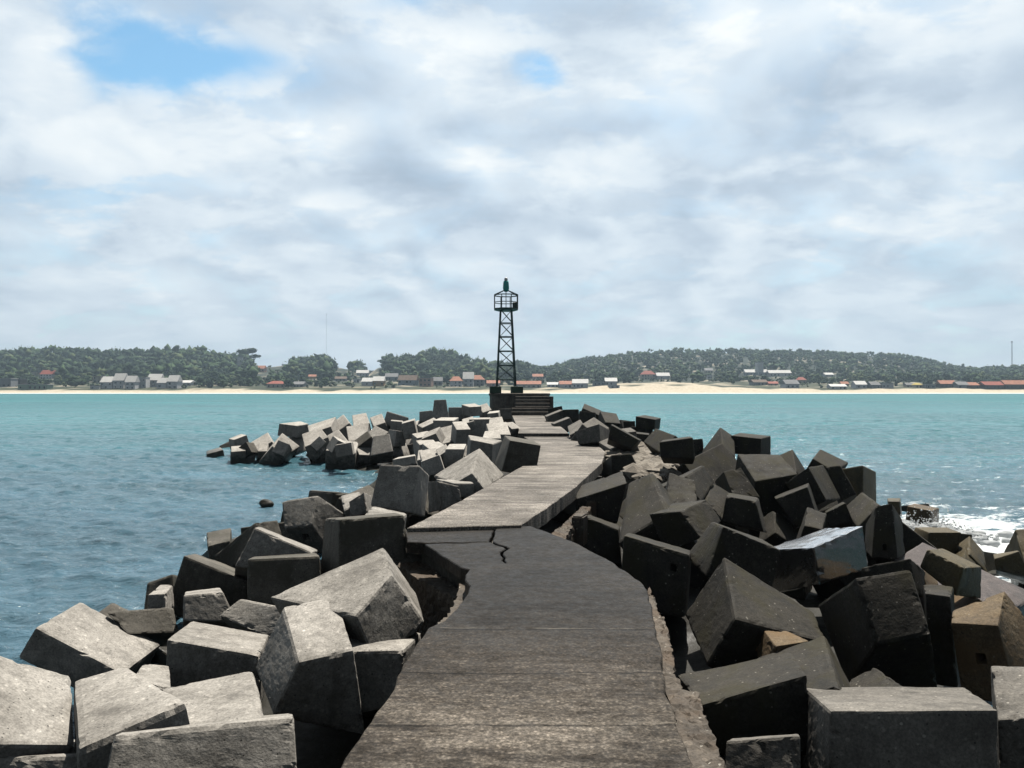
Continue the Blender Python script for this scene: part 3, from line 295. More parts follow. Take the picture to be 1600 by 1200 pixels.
def add_bar(bm, a, b, w, h=None):
    """square bar from a to b"""
    a, b = Vector(a), Vector(b); h = h or w
    d = (b - a); L = d.length; d.normalize()
    up = Vector((0, 0, 1)) if abs(d.z) < .95 else Vector((0, 1, 0))
    x = d.cross(up).normalized(); y = x.cross(d).normalized()
    vs = []
    for p in (a, b):
        for sx, sy in ((-1, -1), (1, -1), (1, 1), (-1, 1)):
            vs.append(bm.verts.new(p + x * (sx * w / 2) + y * (sy * h / 2)))
    for f in ((0, 1, 5, 4), (1, 2, 6, 5), (2, 3, 7, 6), (3, 0, 4, 7), (3, 2, 1, 0), (4, 5, 6, 7)):
        bm.faces.new([vs[i] for i in f])

def add_lathe(bm, c, prof, n=16, rot=0):
    rings = []
    for r, z in prof:
        rings.append([bm.verts.new((c[0] + r * math.cos(rot + 2 * math.pi * i / n), c[1] + r * math.sin(rot + 2 * math.pi * i / n), c[2] + z)) for i in range(n)])
    for a, b in zip(rings, rings[1:]):
        for i in range(n):
            bm.faces.new((a[i], a[(i + 1) % n], b[(i + 1) % n], b[i]))
    bm.faces.new(rings[0][::-1]); bm.faces.new(rings[-1])

# ------------------------------------------------------------------ node helpers
class NT:
    def __init__(s, tree): s.t = tree; s.n = tree.nodes; s.l = tree.links
    def new(s, kind, **kw):
        nd = s.n.new(kind)
        for k, v in kw.items(): setattr(nd, k, v)
        return nd
    def put(s, nd, i, v):
        if v is None: return
        if isinstance(v, bpy.types.NodeSocket): s.l.new(v, nd.inputs[i])
        else: nd.inputs[i].default_value = v
    def math(s, op, a, b=None, c=None, clamp=False):
        nd = s.new('ShaderNodeMath', operation=op, use_clamp=clamp)
        s.put(nd, 0, a); s.put(nd, 1, b)
        if c is not None: s.put(nd, 2, c)
        return nd.outputs[0]
    def vmath(s, op, a, b=None):
        nd = s.new('ShaderNodeVectorMath', operation=op)
        s.put(nd, 0, a); s.put(nd, 1, b)
        return nd.outputs[0]
    def noise(s, vec, scale, detail=4, rough=.5, dist=0, lac=2):
        nd = s.new('ShaderNodeTexNoise')
        s.put(nd, 'Vector', vec); s.put(nd, 'Scale', scale); s.put(nd, 'Detail', detail); s.put(nd, 'Roughness', rough); s.put(nd, 'Distortion', dist); s.put(nd, 'Lacunarity', lac)
        return nd.outputs[0]
    def voro(s, vec, scale, feature='F1', rnd=1):
        nd = s.new('ShaderNodeTexVoronoi', feature=feature)
        s.put(nd, 'Vector', vec); s.put(nd, 'Scale', scale); s.put(nd, 'Randomness', rnd)
        return nd
    def mapr(s, v, a, b, c=0, d=1, smooth=False):
        nd = s.new('ShaderNodeMapRange', interpolation_type='SMOOTHSTEP' if smooth else 'LINEAR')
        s.put(nd, 0, v); s.put(nd, 1, a); s.put(nd, 2, b); s.put(nd, 3, c); s.put(nd, 4, d)
        return nd.outputs[0]
    def mix(s, f, a, b, mode='MIX'):
        nd = s.new('ShaderNodeMix', data_type='RGBA', blend_type=mode)
        s.put(nd, 0, f); s.put(nd, 6, col(a)); s.put(nd, 7, col(b))
        return nd.outputs[2]
    def scale(s, v, f):
        nd = s.new('ShaderNodeVectorMath', operation='SCALE'); s.put(nd, 0, v); s.put(nd, 'Scale', f)
        return nd.outputs[0]
    def ramp(s, f, stops):
        nd = s.new('ShaderNodeValToRGB'); e = nd.color_ramp.elements
        while len(e) < len(stops): e.new(.5)
        for el, (p, c) in zip(e, stops): el.position = p; el.color = (*c, 1)
        s.put(nd, 0, f)
        return nd.outputs[0]
    def mapping(s, vec, scale=(1, 1, 1), loc=(0, 0, 0), rot=(0, 0, 0)):
        nd = s.new('ShaderNodeMapping'); s.put(nd, 0, vec)
        nd.inputs[1].default_value = loc; nd.inputs[2].default_value = rot; nd.inputs[3].default_value = scale
        return nd.outputs[0]
    def bump(s, h, strength=.3, dist=.02, normal=None):
        nd = s.new('ShaderNodeBump'); s.put(nd, 'Height', h); s.put(nd, 'Strength', strength); s.put(nd, 'Distance', dist)
        if normal is not None: s.put(nd, 'Normal', normal)
        return nd.outputs[0]
def col(c):
    if isinstance(c, (tuple, list)) and len(c) == 3: return (*c, 1)
    return c

def material(name):
    m = bpy.data.materials.new(name); m.use_nodes = True
    t = NT(m.node_tree); b = t.n['Principled BSDF']
    return m, t, b

def plain(name, c, rough=.7, metal=0, var=.25, scale=3):
    m, t, b = material(name)
    co = t.new('ShaderNodeTexCoord').outputs['Object']
    n = t.noise(co, scale, 5, .6)
    f = t.mapr(n, .3, .7, 1 - var, 1 + var)
    cc = t.vmath('MULTIPLY', tuple(c), None)
    nd = t.new('ShaderNodeVectorMath', operation='SCALE'); nd.inputs[0].default_value = c; t.put(nd, 'Scale', f)
    t.put(b, 'Base Color', nd.outputs[0]); b.inputs['Roughness'].default_value = rough; b.inputs['Metallic'].default_value = metal
    return m

# ------------------------------------------------------------------ concrete
def concrete(name, light, dark, rough=.85, fleck=.5, stain=.5, spec=.4, algae=None, coat=0):
    m, t, b = material(name)
    oc = t.new('ShaderNodeTexCoord').outputs['Object']
    oi = t.new('ShaderNodeObjectInfo').outputs['Random']
    off = t.new('ShaderNodeCombineXYZ')
    for i, k in enumerate((37.1, 71.7, 13.9)): t.put(off, i, t.math('MULTIPLY', oi, k))
    p = t.vmath('ADD', oc, off.outputs[0])
    big = t.noise(p, 1.1, 7, .62)
    blot = t.noise(p, 6, 5, .65)
    fine = t.noise(p, 60, 3, .7)
    streak = t.noise(t.mapping(p, (7, 7, .9)), 1, 5, .6)
    f = t.math('ADD', t.math('MULTIPLY', big, .55), t.math('MULTIPLY', blot, .45))
    f = t.mapr(f, .36, .64)
    c = t.mix(f, dark, light)
    # aggregate speckle
    c = t.scale(c, t.mapr(fine, .32, .68, .68, 1.34))
    c = t.scale(c, t.mapr(t.noise(p, 17, 4, .7), .3, .7, .8, 1.2))
    # dark stains and runs
    st = t.math('MULTIPLY', t.mapr(streak, .5, .72), t.mapr(big, .62, .4))
    c = t.mix(t.math('MULTIPLY', st, stain), c, tuple(x * .35 for x in dark))
    # pale shell flecks and little dark pores
    v = t.voro(p, 26)
    rr = t.new('ShaderNodeSeparateColor'); t.l.new(v.outputs['Color'], rr.inputs[0])
    fl = t.math('MULTIPLY', t.math('LESS_THAN', v.outputs['Distance'], .22), t.math('GREATER_THAN', rr.outputs[0], .82))
    fl = t.math('MULTIPLY', fl, t.mapr(blot, .42, .6))
    c = t.mix(t.math('MULTIPLY', fl, fleck), c, (.62, .58, .5))
    v3 = t.voro(p, 15)
    r3 = t.new('ShaderNodeSeparateColor'); t.l.new(v3.outputs['Color'], r3.inputs[0])
    f3 = t.math('MULTIPLY', t.math('LESS_THAN', t.math('ADD', v3.outputs['Distance'], t.math('MULTIPLY', fine, .2)), .33), t.math('GREATER_THAN', r3.outputs[2], .6))
    c = t.scale(c, t.mapr(t.math('MULTIPLY', f3, fleck), 0, 1, 1, 1.7))
    v2 = t.voro(p, 34)
    rr2 = t.new('ShaderNodeSeparateColor'); t.l.new(v2.outputs['Color'], rr2.inputs[0])
    po = t.math('MULTIPLY', t.math('LESS_THAN', v2.outputs['Distance'], .2), t.math('GREATER_THAN', rr2.outputs[1], .86))
    c = t.mix(t.math('MULTIPLY', po, .8), c, (.012, .011, .01))
    # tide zone: wet and weedy low down
    pz = t.new('ShaderNodeSeparateXYZ'); t.l.new(t.new('ShaderNodeNewGeometry').outputs['Position'], pz.inputs[0])
    zz = t.math('ADD', pz.outputs[2], t.math('MULTIPLY', t.math('SUBTRACT', blot, .5), .7))
    tide = t.mapr(zz, .62, .16, 0, 1)
    c = t.mix(t.math('MULTIPLY', tide, .88), c, (.017, .016, .010))
    if algae:
        c = t.mix(t.math('MULTIPLY', t.mapr(t.noise(p, 2.3, 5, .6), .48, .62), .7), c, algae)
    t.put(b, 'Base Color', c)
    r = t.math('SUBTRACT', t.math('ADD', rough, t.math('MULTIPLY', t.math('SUBTRACT', blot, .5), .5)), t.math('MULTIPLY', tide, .35))
    t.put(b, 'Roughness', t.math('MAXIMUM', r, .12))
    b.inputs['Specular IOR Level'].default_value = spec
    if coat:
        b.inputs['Coat Weight'].default_value = coat; b.inputs['Coat Roughness'].default_value = .09; b.inputs['Coat IOR'].default_value = 1.75
    h = t.math('ADD', t.math('MULTIPLY', fine, .5), t.math('ADD', t.math('MULTIPLY', blot, 1.2), t.math('MULTIPLY', po, -1.2)))
    t.put(b, 'Normal', t.bump(h, .55, .012))
    return m

MAT = {
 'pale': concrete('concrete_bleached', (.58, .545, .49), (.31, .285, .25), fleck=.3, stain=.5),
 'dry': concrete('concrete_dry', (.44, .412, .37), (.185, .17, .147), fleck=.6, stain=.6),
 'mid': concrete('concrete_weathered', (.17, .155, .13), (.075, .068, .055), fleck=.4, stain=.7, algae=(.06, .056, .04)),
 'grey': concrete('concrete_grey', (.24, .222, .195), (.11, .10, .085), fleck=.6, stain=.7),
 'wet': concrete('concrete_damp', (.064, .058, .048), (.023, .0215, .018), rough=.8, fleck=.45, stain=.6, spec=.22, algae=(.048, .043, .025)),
 'tan': concrete('concrete_tan', (.20, .15, .09), (.09, .062, .034), fleck=.3, stain=.4, algae=(.16, .10, .045)),
 'slab': concrete('concrete_purplish', (.15, .128, .122), (.08, .066, .062), rough=.7, fleck=.2, stain=.4),
 'painted_glare': concrete('concrete_painted_glare', (.40, .42, .45), (.24, .26, .29), rough=.25, fleck=.1, stain=.2, spec=.6, coat=1),  # sky glare painted as a pale base colour, for up-facing faces only
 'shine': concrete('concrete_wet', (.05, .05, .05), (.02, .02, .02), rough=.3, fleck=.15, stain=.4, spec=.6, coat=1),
 'olive': concrete('concrete_weedy', (.13, .105, .06), (.05, .041, .02), rough=.7, fleck=.25, stain=.6, algae=(.10, .075, .03)),
}

# ------------------------------------------------------------------ concrete blocks
FACES = [(0, 1, 3, 2), (0, 4, 5, 1), (0, 2, 6, 4), (1, 5, 7, 3), (2, 3, 7, 6), (4, 6, 7, 5)]
POCKF = {'R': (0, 1, 5, 4), 'T': (0, 1, 3, 2)}
def block_mesh(P, pocket, seed):
    P = [Vector(p) for p in P]
    cen = sum(P, Vector()) / 8
    P = [p - cen for p in P]
    size = (P[7] - P[0]).length
    near = cen.y < 15
    bm = bmesh.new()
    vs = [bm.verts.new(p) for p in P]
    for f in FACES: bm.faces.new([vs[i] for i in f])
    bmesh.ops.recalc_face_normals(bm, faces=bm.faces[:])
    planes = [(f.calc_center_median().copy(), f.normal.copy()) for f in bm.faces]
    if pocket:
        fk, u, v, du, dv = pocket
        idx = set(POCKF[fk])
        face = [f for f in bm.faces if {x.index for x in f.verts} == idx] if False else None
        bm.verts.index_update()
        face = [f for f in bm.faces if {x.index for x in f.verts} == idx][0]
        a, b_, c_, d_ = [P[i] for i in POCKF[fk]]
        def bl(s, q): return (a * (1 - s) + b_ * s) * (1 - q) + (d_ * (1 - s) + c_ * s) * q
        nrm = face.normal.copy()
        bm.faces.remove(face)
        inner = [bm.verts.new(bl(u + sx * du, v + sy * dv)) for sx, sy in ((-1, -1), (1, -1), (1, 1), (-1, 1))]
        deep = [bm.verts.new(w.co - nrm * .16) for w in inner]
        out = [vs[i] for i in POCKF[fk]]
        for i in range(4):
            j = (i + 1) % 4
            bm.faces.new((out[i], out[j], inner[j], inner[i]))
            bm.faces.new((inner[i], inner[j], deep[j], deep[i]))
        bm.faces.new(deep)
        bmesh.ops.recalc_face_normals(bm, faces=bm.faces[:])
    ed = [e for e in bm.edges if all(v in vs for v in e.verts)]
    rb = random.Random(seed)
    bmesh.ops.bevel(bm, geom=ed, offset=min(.035, size * .02) * rb.uniform(.7, 1.4), segments=2, affect='EDGES', profile=.6)
    if near:
        cuts = 17 if cen.y < 9.5 else 8
        long_e = [e for e in bm.edges if e.calc_length() > .12]
        bmesh.ops.subdivide_edges(bm, edges=long_e, cuts=cuts, use_grid_fill=True)
        o = Vector((rb.uniform(0, 50), rb.uniform(0, 50), rb.uniform(0, 50)))
        bm.normal_update()
        for v in bm.verts:
            ds = sorted(abs((v.co - c).dot(n)) for c, n in planes)
            eg = math.exp(-ds[1] / .045)
            n1 = noise.noise(v.co * 2.1 + o); n2 = noise.noise(v.co * 9 + o); n3 = noise.noise(v.co * 21 + o)
            chip = max(0, n2 * .8 + n3 * .6 - .16) * .06 * eg
            v.co -= v.normal * (chip - n1 * .007 - n3 * .0025)
    bmesh.ops.recalc_face_normals(bm, faces=bm.faces[:])
    return bm_mesh('concrete_block', bm), cen

LABELS = {
 'A1': 'pale block with a broad sunlit diamond-shaped top, outermost over the water at lower left',
 'A2': 'big grey speckled block cut by the left picture edge with a smooth rounded top slope',
 'A3a': 'grey speckled block with a peaked top edge behind the low front slab at lower left',
 'A3b': 'grey speckled block tilted toward the walkway between the peaked block and the tall leaning block',
 'A4': 'low block in the lower left corner showing only a thin bright top strip',
 'A5': 'grey block at the bottom edge with a thin bright rim, just left of the walkway',
 'A6': 'tall leaning block with a square bright top and black front, nearest left of the walkway',
 'A7': 'block with bright speckled top and black front behind the tall leaning block',
 'A8': 'low pale wedge of a block pointing left above the bright-topped block',
 'A9': 'large tent-shaped block with a long pale slope and a black triangular front by the walkway',
 'A10': 'flat-topped block with black front wedged against the left walkway edge under the tent-shaped block',
 'A11': 'upright dark square block with a thin light rim at the broken walkway slab',
 'A12': 'dark square-faced block with a thin light rim left of the upright dark block',
 'A13': 'dark block with sloping light top strip and streaked black face near the left water',
 'A14': 'small dark block with a light top strip in front of the streaked black-faced block',
 'A15': 'dark brown block at the water edge behind the small block with the little pale ledge',
 'A15b': 'tiny pale-topped block at the water edge left of the streaked black-faced block',
 'A16': 'low dark block with flaking white streaks on its rounded top near the water',
 'A17': 'low grey block half hidden behind the grey peaked block and the black-fronted one',
 'A18a': 'small dark block at the waterline, farthest left behind the block with the slanting light rim',
 'A18b': 'dark weathered block leaning toward the water behind the block with the slanting light rim',
 'A18c': 'brown triangular-faced block with a slanting light rim behind the dark square-faced block',
 'A19': 'pale block by the water with a square lifting pocket in its lower face',
 'A20': 'pale low block just right of the block with the square pocket',
 'A20g': 'small greenish-grey pointed block left of the large smooth pale block',
 'A21': 'large smooth pale block with a broad tilted face beside the far walkway bend',
 'A21j': 'low pale block at the foot of the large smooth pale block',
 'A22': 'pale triangular block with white streaks touching the left edge of the far walkway',
 'A23': 'pale tent-shaped block with an orange-tinted weathered face beside the far walkway',
 'A23k': 'small dark-fronted block with a light rim under the tent-shaped block with the orange face',
 'A24': 'dark-fronted block with a sunlit top strip behind the pale tent-shaped block',
 'A25': 'big black-fronted block overhanging the left edge of the far walkway',
 'B1': 'large grey block at lower right with light flat top and broad front face',
 'B2': 'small grey block at the bottom edge between the walkway and the large light-topped block',
 'B3': 'dark block with a chipped top edge lying close to the right edge of the walkway',
 'B4': 'dark tilted block behind the chipped dark block beside the walkway',
 'B4w': 'small brown wedge-shaped block under the big pointed dark block',
 'B5': 'big pointed dark block whose peak rises nearest right of the walkway',
 'B6': 'big dark block with a cracked square top face and a black hollow under it',
 'B7': 'dark block with a bluish sliver of side face behind the cracked square block',
 'B8': 'brown upright block between the cracked square block and the bluish-topped one with a pocket',
 'B9': 'brown block at the right picture edge with a rectangular lifting pocket and a bluish top',
 'B10': 'dark corner of a block at the right picture edge, above the rough grey one',
 'B10b': 'rough grey block in the lower right corner beside the large light-topped block',
 'B11': 'rounded dark block lying in the hollow behind the large light-topped block',
 'B12': 'wet dark block with a flat top glaring white in the light',
 'B13': 'black block leaning behind the big pointed dark block, touching the one with the glaring top',
 'B14': 'black block with a small square lifting pocket just right of the walkway curve',
 'B15': 'block with black front and grey sloping side above the black block with pocket',
 'B16': 'block with a brown sloping top and dark front right at the far walkway edge',
 'B17': 'dark trapezoid block beside the widest part of the far walkway next to the rubble',
 'B18': 'dark greenish block just behind the right edge of the near walkway joint',
 'B19': 'tall olive-grey block with a crumbling right edge behind the greenish block',
 'B20': 'rounded olive-grey block between the crumbling block and the knobbly one',
 'B21': 'grey block with a pale knobbly corner right of the rounded olive block',
 'B22': 'dark bluish block face below the knobbly grey block',
 'B23': 'black-fronted block framed by a light rim along its top and right side',
 'B24': 'large olive diamond-shaped block right of the rubble patch',
 'B25': 'brown pointed block on the skyline of the right heap, behind the olive diamond block',
 'B26': 'dark box-like block on the skyline of the right heap, right of the brown pointed block',
 'B27': 'bluish-grey flat-faced block under the dark box-like block',
 'B28': 'small brown pointed block against the sea, right behind the flat-faced bluish block',
 'B29': 'long tilted dark block against the sea left of the splashed block',
 'B30': 'dark block with a grey tilted top and black pointed left side',
 'B31': 'olive block side between the pointed dark block and the splashed block',
 'B32': 'wet splashed block with a black left face and brown right face at the sea edge',
 'B33': 'brown block with a dark left side, above the black block with the light rim',
 'B34': 'grey-brown block forming an arch-like hollow behind the block with the glaring top',
 'B34g': 'greenish block tucked in the arch-like hollow',
 'B35': 'small olive block with an orange-brown patch behind the glaring wet top',
 'B36': 'narrow dark block with a tilted strip of a top beside the glaring block',
 'B37': 'grey tilted block with a triangular black hollow below, behind the glaring block',
 'B38': 'tall narrow grey block with a dark lifting pocket low down, right of the glaring block',
 'B39': 'broad smooth purplish slab sloping to the sea at right',
 'B40': 'weedy block with a tan top and black left face standing on the purplish slab',
 'B41': 'olive block with a flat tan top at the back of the purplish slab',
 'B42': 'wet block standing in white foam, farthest out at right',
 'B43': 'small tan block behind the tall narrow grey block at the foam edge',
 'B44': 'small dark pyramid-shaped block in the foam right of the olive flat-topped block',
 'B44b': 'tiny tan pointed block in front of the dark pyramid-shaped one',
 'B45': 'dark olive block at the right picture edge by the foam',
 'B46': 'tan pointed block at the right picture edge in front of the dark olive one',
 'B47': 'brown wedge block under the weedy tan-topped block',
 'B48': 'small orange-brown block beside the bluish sliver',
 'B50': 'brown-grey square block on the near side of the rubble patch against the sea',
 'B51': 'dark rounded block behind the brown-grey square one beside the rubble patch',
 'B52': 'small dark block between the brown-grey square one and the olive diamond block',
 'C1': 'dark box-shaped block farthest to the right on the far right skyline of the heap',
 'C13': 'low pale block with a gently peaked top at the corner of the far walkway',
 'C7': 'block with a light slanting top strip right beside the beacon steps',
 'D1': 'lone dark-fronted block at the left tip of the far heap, in the water',
 'D2': "block with bright white top and dark left face near the far heap's left tip",
 'D10': 'largest pale flat-topped block on the crest of the far left heap',
 'D20': 'pale block with dark square inset above the water, rightmost in the far left arm',
 'D27': 'tapered pale block standing highest on the far heap left of the beacon',
 'D30': 'dark-topped box block on the far heap just left of the beacon base',
}
def grp(k, cen):
    if k[0] == 'A': return 'concrete blocks left of the near walkway'
    if k[0] == 'B': return 'dark concrete blocks right of the walkway'
    if k[0] == 'C': return 'small concrete blocks right of the walkway by the beacon'
    return 'pale concrete blocks heaped in the far left arm'
FAR_LABEL = {
 'C': 'small dark-grey concrete block heaped right of the walkway near the beacon steps',
 'D': 'small pale sunlit concrete block heaped left of the walkway before the beacon'}
for i, (k, (mat, P, pk)) in enumerate(BLOCKS.items()):
    me, cen = block_mesh(P, pk, i)
    o = link('concrete_block', me, [MAT[mat], MAT['painted_glare']] if k == 'B12' else MAT[mat], loc=cen)
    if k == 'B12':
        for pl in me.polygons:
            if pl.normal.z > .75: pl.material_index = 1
    lab = LABELS.get(k) or FAR_LABEL[k[0]]
    tag(o, lab, 'concrete block', grp(k, cen))
FILL_LABEL = {
 'l': 'dark block wedged low in a gap between bigger blocks left of the walkway',
 'r': 'dark block wedged low in a gap between bigger blocks right of the walkway',
 'f': 'small grey concrete block half hidden in the far heap before the beacon'}
for i, P in enumerate(FILLERS):
    me, cen = block_mesh(P, None, 1000 + i)
    far = cen.y > 19
    side = 'f' if far else ('l' if cen.x < .5 else 'r')
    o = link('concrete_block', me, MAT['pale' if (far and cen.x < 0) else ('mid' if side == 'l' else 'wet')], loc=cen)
    tag(o, FILL_LABEL[side], 'concrete block', {'l': 'blocks in the gaps left of the walkway', 'r': 'blocks in the gaps right of the walkway', 'f': 'blocks in the gaps of the far heap'}[side])

# ------------------------------------------------------------------ breakwater core
def mound(x, y):
    c = np.interp(y, [0, 5, 8, 10, 14, 18, 24, 30, 45], [0, 0, -.1, .3, 1.1, 1.25, .6, .55, .8])
    wl = np.interp(y, [-10, 0, 10, 20, 27, 32, 39, 44, 50], [4.5, 4.5, 4.2, 4.0, 5.5, 13, 12.5, 6, 3])
    wr = np.interp(y, [-10, 0, 6, 12, 16, 20, 24, 30, 46, 50], [7, 7, 7.2, 8.5, 8, 6, 4.6, 4.2, 3, 2])
    d = x - c
    e = np.where(d < 0, np.maximum(0, -d - .9) / wl, np.maximum(0, d - .9) / wr)
    z = 1.3 - 1.6 * np.clip(e, 0, 2)
    return z - np.clip((y - 47.5) * .8, 0, 4)
xs = np.arange(-19, 14, .22); ys = np.arange(-9, 53, .25)
X, Y = np.meshgrid(xs, ys)
nz = np.array([noise.fractal(Vector((a * 1.1, b * 1.1, 0)), 1, 2, 4) for a, b in zip(X.ravel(), Y.ravel())]).reshape(X.shape)
Z = mound(X, Y) - .52 + nz * .14
Z -= .75 * np.exp(-((X + 1.5) / .8) ** 2) * (Y < 8.2) + .6 * np.exp(-((X - 1.5) / .6) ** 2) * (Y < 9)
Z = np.where(Y < 9, np.maximum(Z, np.minimum(mound(X, Y) - .5, .28) + nz * .08), Z)
Z = np.where((Y < 26) & (Y > 8.5) & (Z < .3) & (Z > -.8), Z * .55 + .12, Z)
nx, ny = len(xs), len(ys)
I = np.arange(nx * ny).reshape(ny, nx)
Fc = np.stack([I[:-1, :-1], I[:-1, 1:], I[1:, 1:], I[1:, :-1]], -1).reshape(-1, 4)
o = link('breakwater_core', fast_mesh('breakwater_core', np.stack([X, Y, Z], -1).reshape(-1, 3), Fc), concrete('core_rock', (.05, .045, .037), (.02, .018, .015), fleck=.3))
tag(o, kind='structure')

# ------------------------------------------------------------------ walkway
def deck_mat(name, stops, wetf):
    m, t, b = material(name)
    g = t.new('ShaderNodeNewGeometry').outputs['Position']
    s1 = t.noise(t.mapping(g, (1.1, 5.5, 1), rot=(0, 0, .04)), 1, 7, .68)
    s2 = t.noise(t.mapping(g, (8, 19, 1), rot=(0, 0, .04)), 1, 5, .7)
    big = t.noise(g, .9, 6, .6)
    fine = t.noise(g, 75, 3, .75)
    med = t.noise(g, 14, 5, .7)
    f = t.math('ADD', t.math('MULTIPLY', s1, .5), t.math('ADD', t.math('MULTIPLY', s2, .28), t.math('MULTIPLY', big, .22)))
    f = t.mapr(f, .33, .66)
    if wetf:
        yy = t.new('ShaderNodeSeparateXYZ'); t.l.new(g, yy.inputs[0])
        w = t.math('ADD', yy.outputs[1], t.math('ADD', t.math('MULTIPLY', t.math('SUBTRACT', s1, .5), 2.6), t.math('MULTIPLY', t.math('SUBTRACT', big, .5), 3.0)))
        wet = t.mapr(w, 3.7, 6.0, 0, 1, True)
        f = t.math('MULTIPLY', f, t.mapr(wet, 0, 1, 1.0, .24))
    c = t.ramp(f, stops)
    c = t.scale(c, t.mapr(fine, .34, .66, .6, 1.45))
    tr = t.noise(t.mapping(g, (1.2, 4.5, 1), rot=(0, 0, .05)), 1, 8, .72, .5)
    c = t.scale(c, t.mapr(tr, .34, .66, .62, 1.38))
    gr = t.voro(g, 42).outputs['Distance']
    c = t.scale(c, t.mapr(gr, .08, .5, 1.6, .8))
    g2 = t.noise(t.mapping(g, (44, 52, 44)), 1, 2, .7)
    c = t.scale(c, t.mapr(g2, .36, .64, .6, 1.45))
    c = t.scale(c, t.mapr(big, .35, .65, .7, 1.3))
    c = t.mix(t.math('MULTIPLY', t.mapr(med, .6, .72), .35), c, (.02, .018, .015))
    y2 = t.new('ShaderNodeSeparateXYZ'); t.l.new(g, y2.inputs[0])
    yn = t.math('ADD', y2.outputs[1], t.math('MULTIPLY', t.math('SUBTRACT', t.noise(g, 1.6, 4, .6), .5), .10))
    groove = None
    for yi in ((2.6, 3.66, 4.33, 5.12, 6.25, 7.3) if wetf else (10.6, 12.4, 14.2, 16.1, 18.3, 20.6, 23.1, 28.5, 31.5, 35, 39)):
        q = t.math('LESS_THAN', t.math('ABSOLUTE', t.math('SUBTRACT', yn, yi)), .009 if wetf else .03)
        groove = q if groove is None else t.math('MAXIMUM', groove, q)
    c = t.scale(c, t.mapr(groove, 0, 1, 1, .45))
    if wetf:
        for yi in (3.685, 5.15, 2.62):  # lit joint edges painted as pale lines
            q = t.math('LESS_THAN', t.math('ABSOLUTE', t.math('SUBTRACT', yn, yi)), .006)
            c = t.mix(t.math('MULTIPLY', q, t.mapr(t.noise(g, 5, 4, .7), .42, .6, 0, .8)), c, (.17, .15, .12))
    t.put(b, 'Base Color', c)
    r = t.mapr(med, .3, .7, .6, .95)
    if wetf: r = t.math('SUBTRACT', r, t.math('MULTIPLY', wet, .2))
    b.inputs['Specular IOR Level'].default_value = .16 if wetf else .25
    t.put(b, 'Roughness', r)
    h = t.math('SUBTRACT', t.math('ADD', t.math('MULTIPLY', s2, 1.3), t.math('ADD', t.math('MULTIPLY', fine, .45), t.math('MULTIPLY', med, .5))), t.math('MULTIPLY', groove, 1.2))
    t.put(b, 'Normal', t.bump(h, .7, .012))
    return m
M_near = deck_mat('walkway_near', [(0, (.011, .0094, .0076)), (.42, (.050, .0415, .033)), (1, (.215, .186, .152))], True)
M_far = deck_mat('walkway_far', [(0, (.08, .070, .058)), (.4, (.165, .147, .126)), (1, (.34, .31, .272))], False)

def slab(name, outline, ztop, thick, mat, jitter=.018, zf=None, seg=.09):
    pts = []
    n = len(outline)
    for i in range(n):
        a, b = Vector(outline[i]), Vector(outline[(i + 1) % n])
        k = max(1, int((b - a).length / seg))
        for j in range(k):
            p = a.lerp(b, j / k)
            q = Vector((p.x, p.y, 0)) * 3.1
            amp = jitter * min(1, 8 / max(p.y, 4))
            pts.append((p.x + amp * (noise.noise(q) + .8 * noise.noise(q * 4)), p.y + amp * (noise.noise(q + Vector((9, 9, 9))))))
    bm = bmesh.new()
    top = [bm.verts.new((x, y, ztop)) for x, y in pts]
    bot = [bm.verts.new((x, y, ztop - thick)) for x, y in pts]
    ft = bm.faces.new(top); fb = bm.faces.new(bot[::-1])
    for i in range(len(pts)):
        j = (i + 1) % len(pts)
        bm.faces.new((top[i], bot[i], bot[j], top[j]))
    bmesh.ops.recalc_face_normals(bm, faces=bm.faces[:])
    ee = [e for e in bm.edges if abs(e.verts[0].co.z - ztop) < 1e-5 and abs(e.verts[1].co.z - ztop) < 1e-5]
    bmesh.ops.bevel(bm, geom=ee, offset=.008, segments=1, affect='EDGES')
    bmesh.ops.triangulate(bm, faces=[f for f in bm.faces if len(f.verts) > 4])
    return tag(link(name, bm_mesh(name, bm), mat), kind='structure')
# near walkway: the broken far-left slab is separated by a real crack
NEAR_MAIN = [(-1.15, -4), (-.95, 0), (-.80, 2), (-.73, 3.247), (-.693, 3.613), (-.635, 4.117), (-.631, 4.482), (-.563, 5.156), (-.465, 5.313), (-.412, 5.624), (-.357, 5.955), (-.345, 6.266), (-.393, 6.456), (-.392, 6.823),
 (-.466, 6.897), (-.678, 7.402), (-.915, 7.954), (-.72, 8.0), (-.52, 7.98), (-.36, 8.04), (-.22, 8.045), (-.16, 7.90), (-.085, 7.80), (-.05, 7.72), (-.11, 7.56), (-.12, 7.44), (-.085, 7.30), (-.09, 7.2), (-.06, 7.08), (-.05, 7.1), (-.068, 7.22), (-.062, 7.31), (-.092, 7.45), (-.08, 7.56), (-.02, 7.74), (-.06, 7.83), (-.135, 7.93), (-.20, 8.10), (-.19, 8.95), (.225, 8.997), (.668, 8.02), (.943, 7.074), (1.069, 6.413), (1.082, 6.126), (1.002, 5.464), (.892, 4.556), (.832, 4.161), (.79, 3.647), (.771, 3.247), (.75, 2), (.8, 0), (.9, -4)]
slab('walkway', NEAR_MAIN, 1.6, .11, M_near)
slab('walkway', [(-1.109, 8.14), (-.9, 8.10), (-.72, 8.13), (-.52, 8.10), (-.36, 8.16), (-.245, 8.15), (-.21, 8.95), (-1.22, 8.751)], 1.585, .12, M_near)
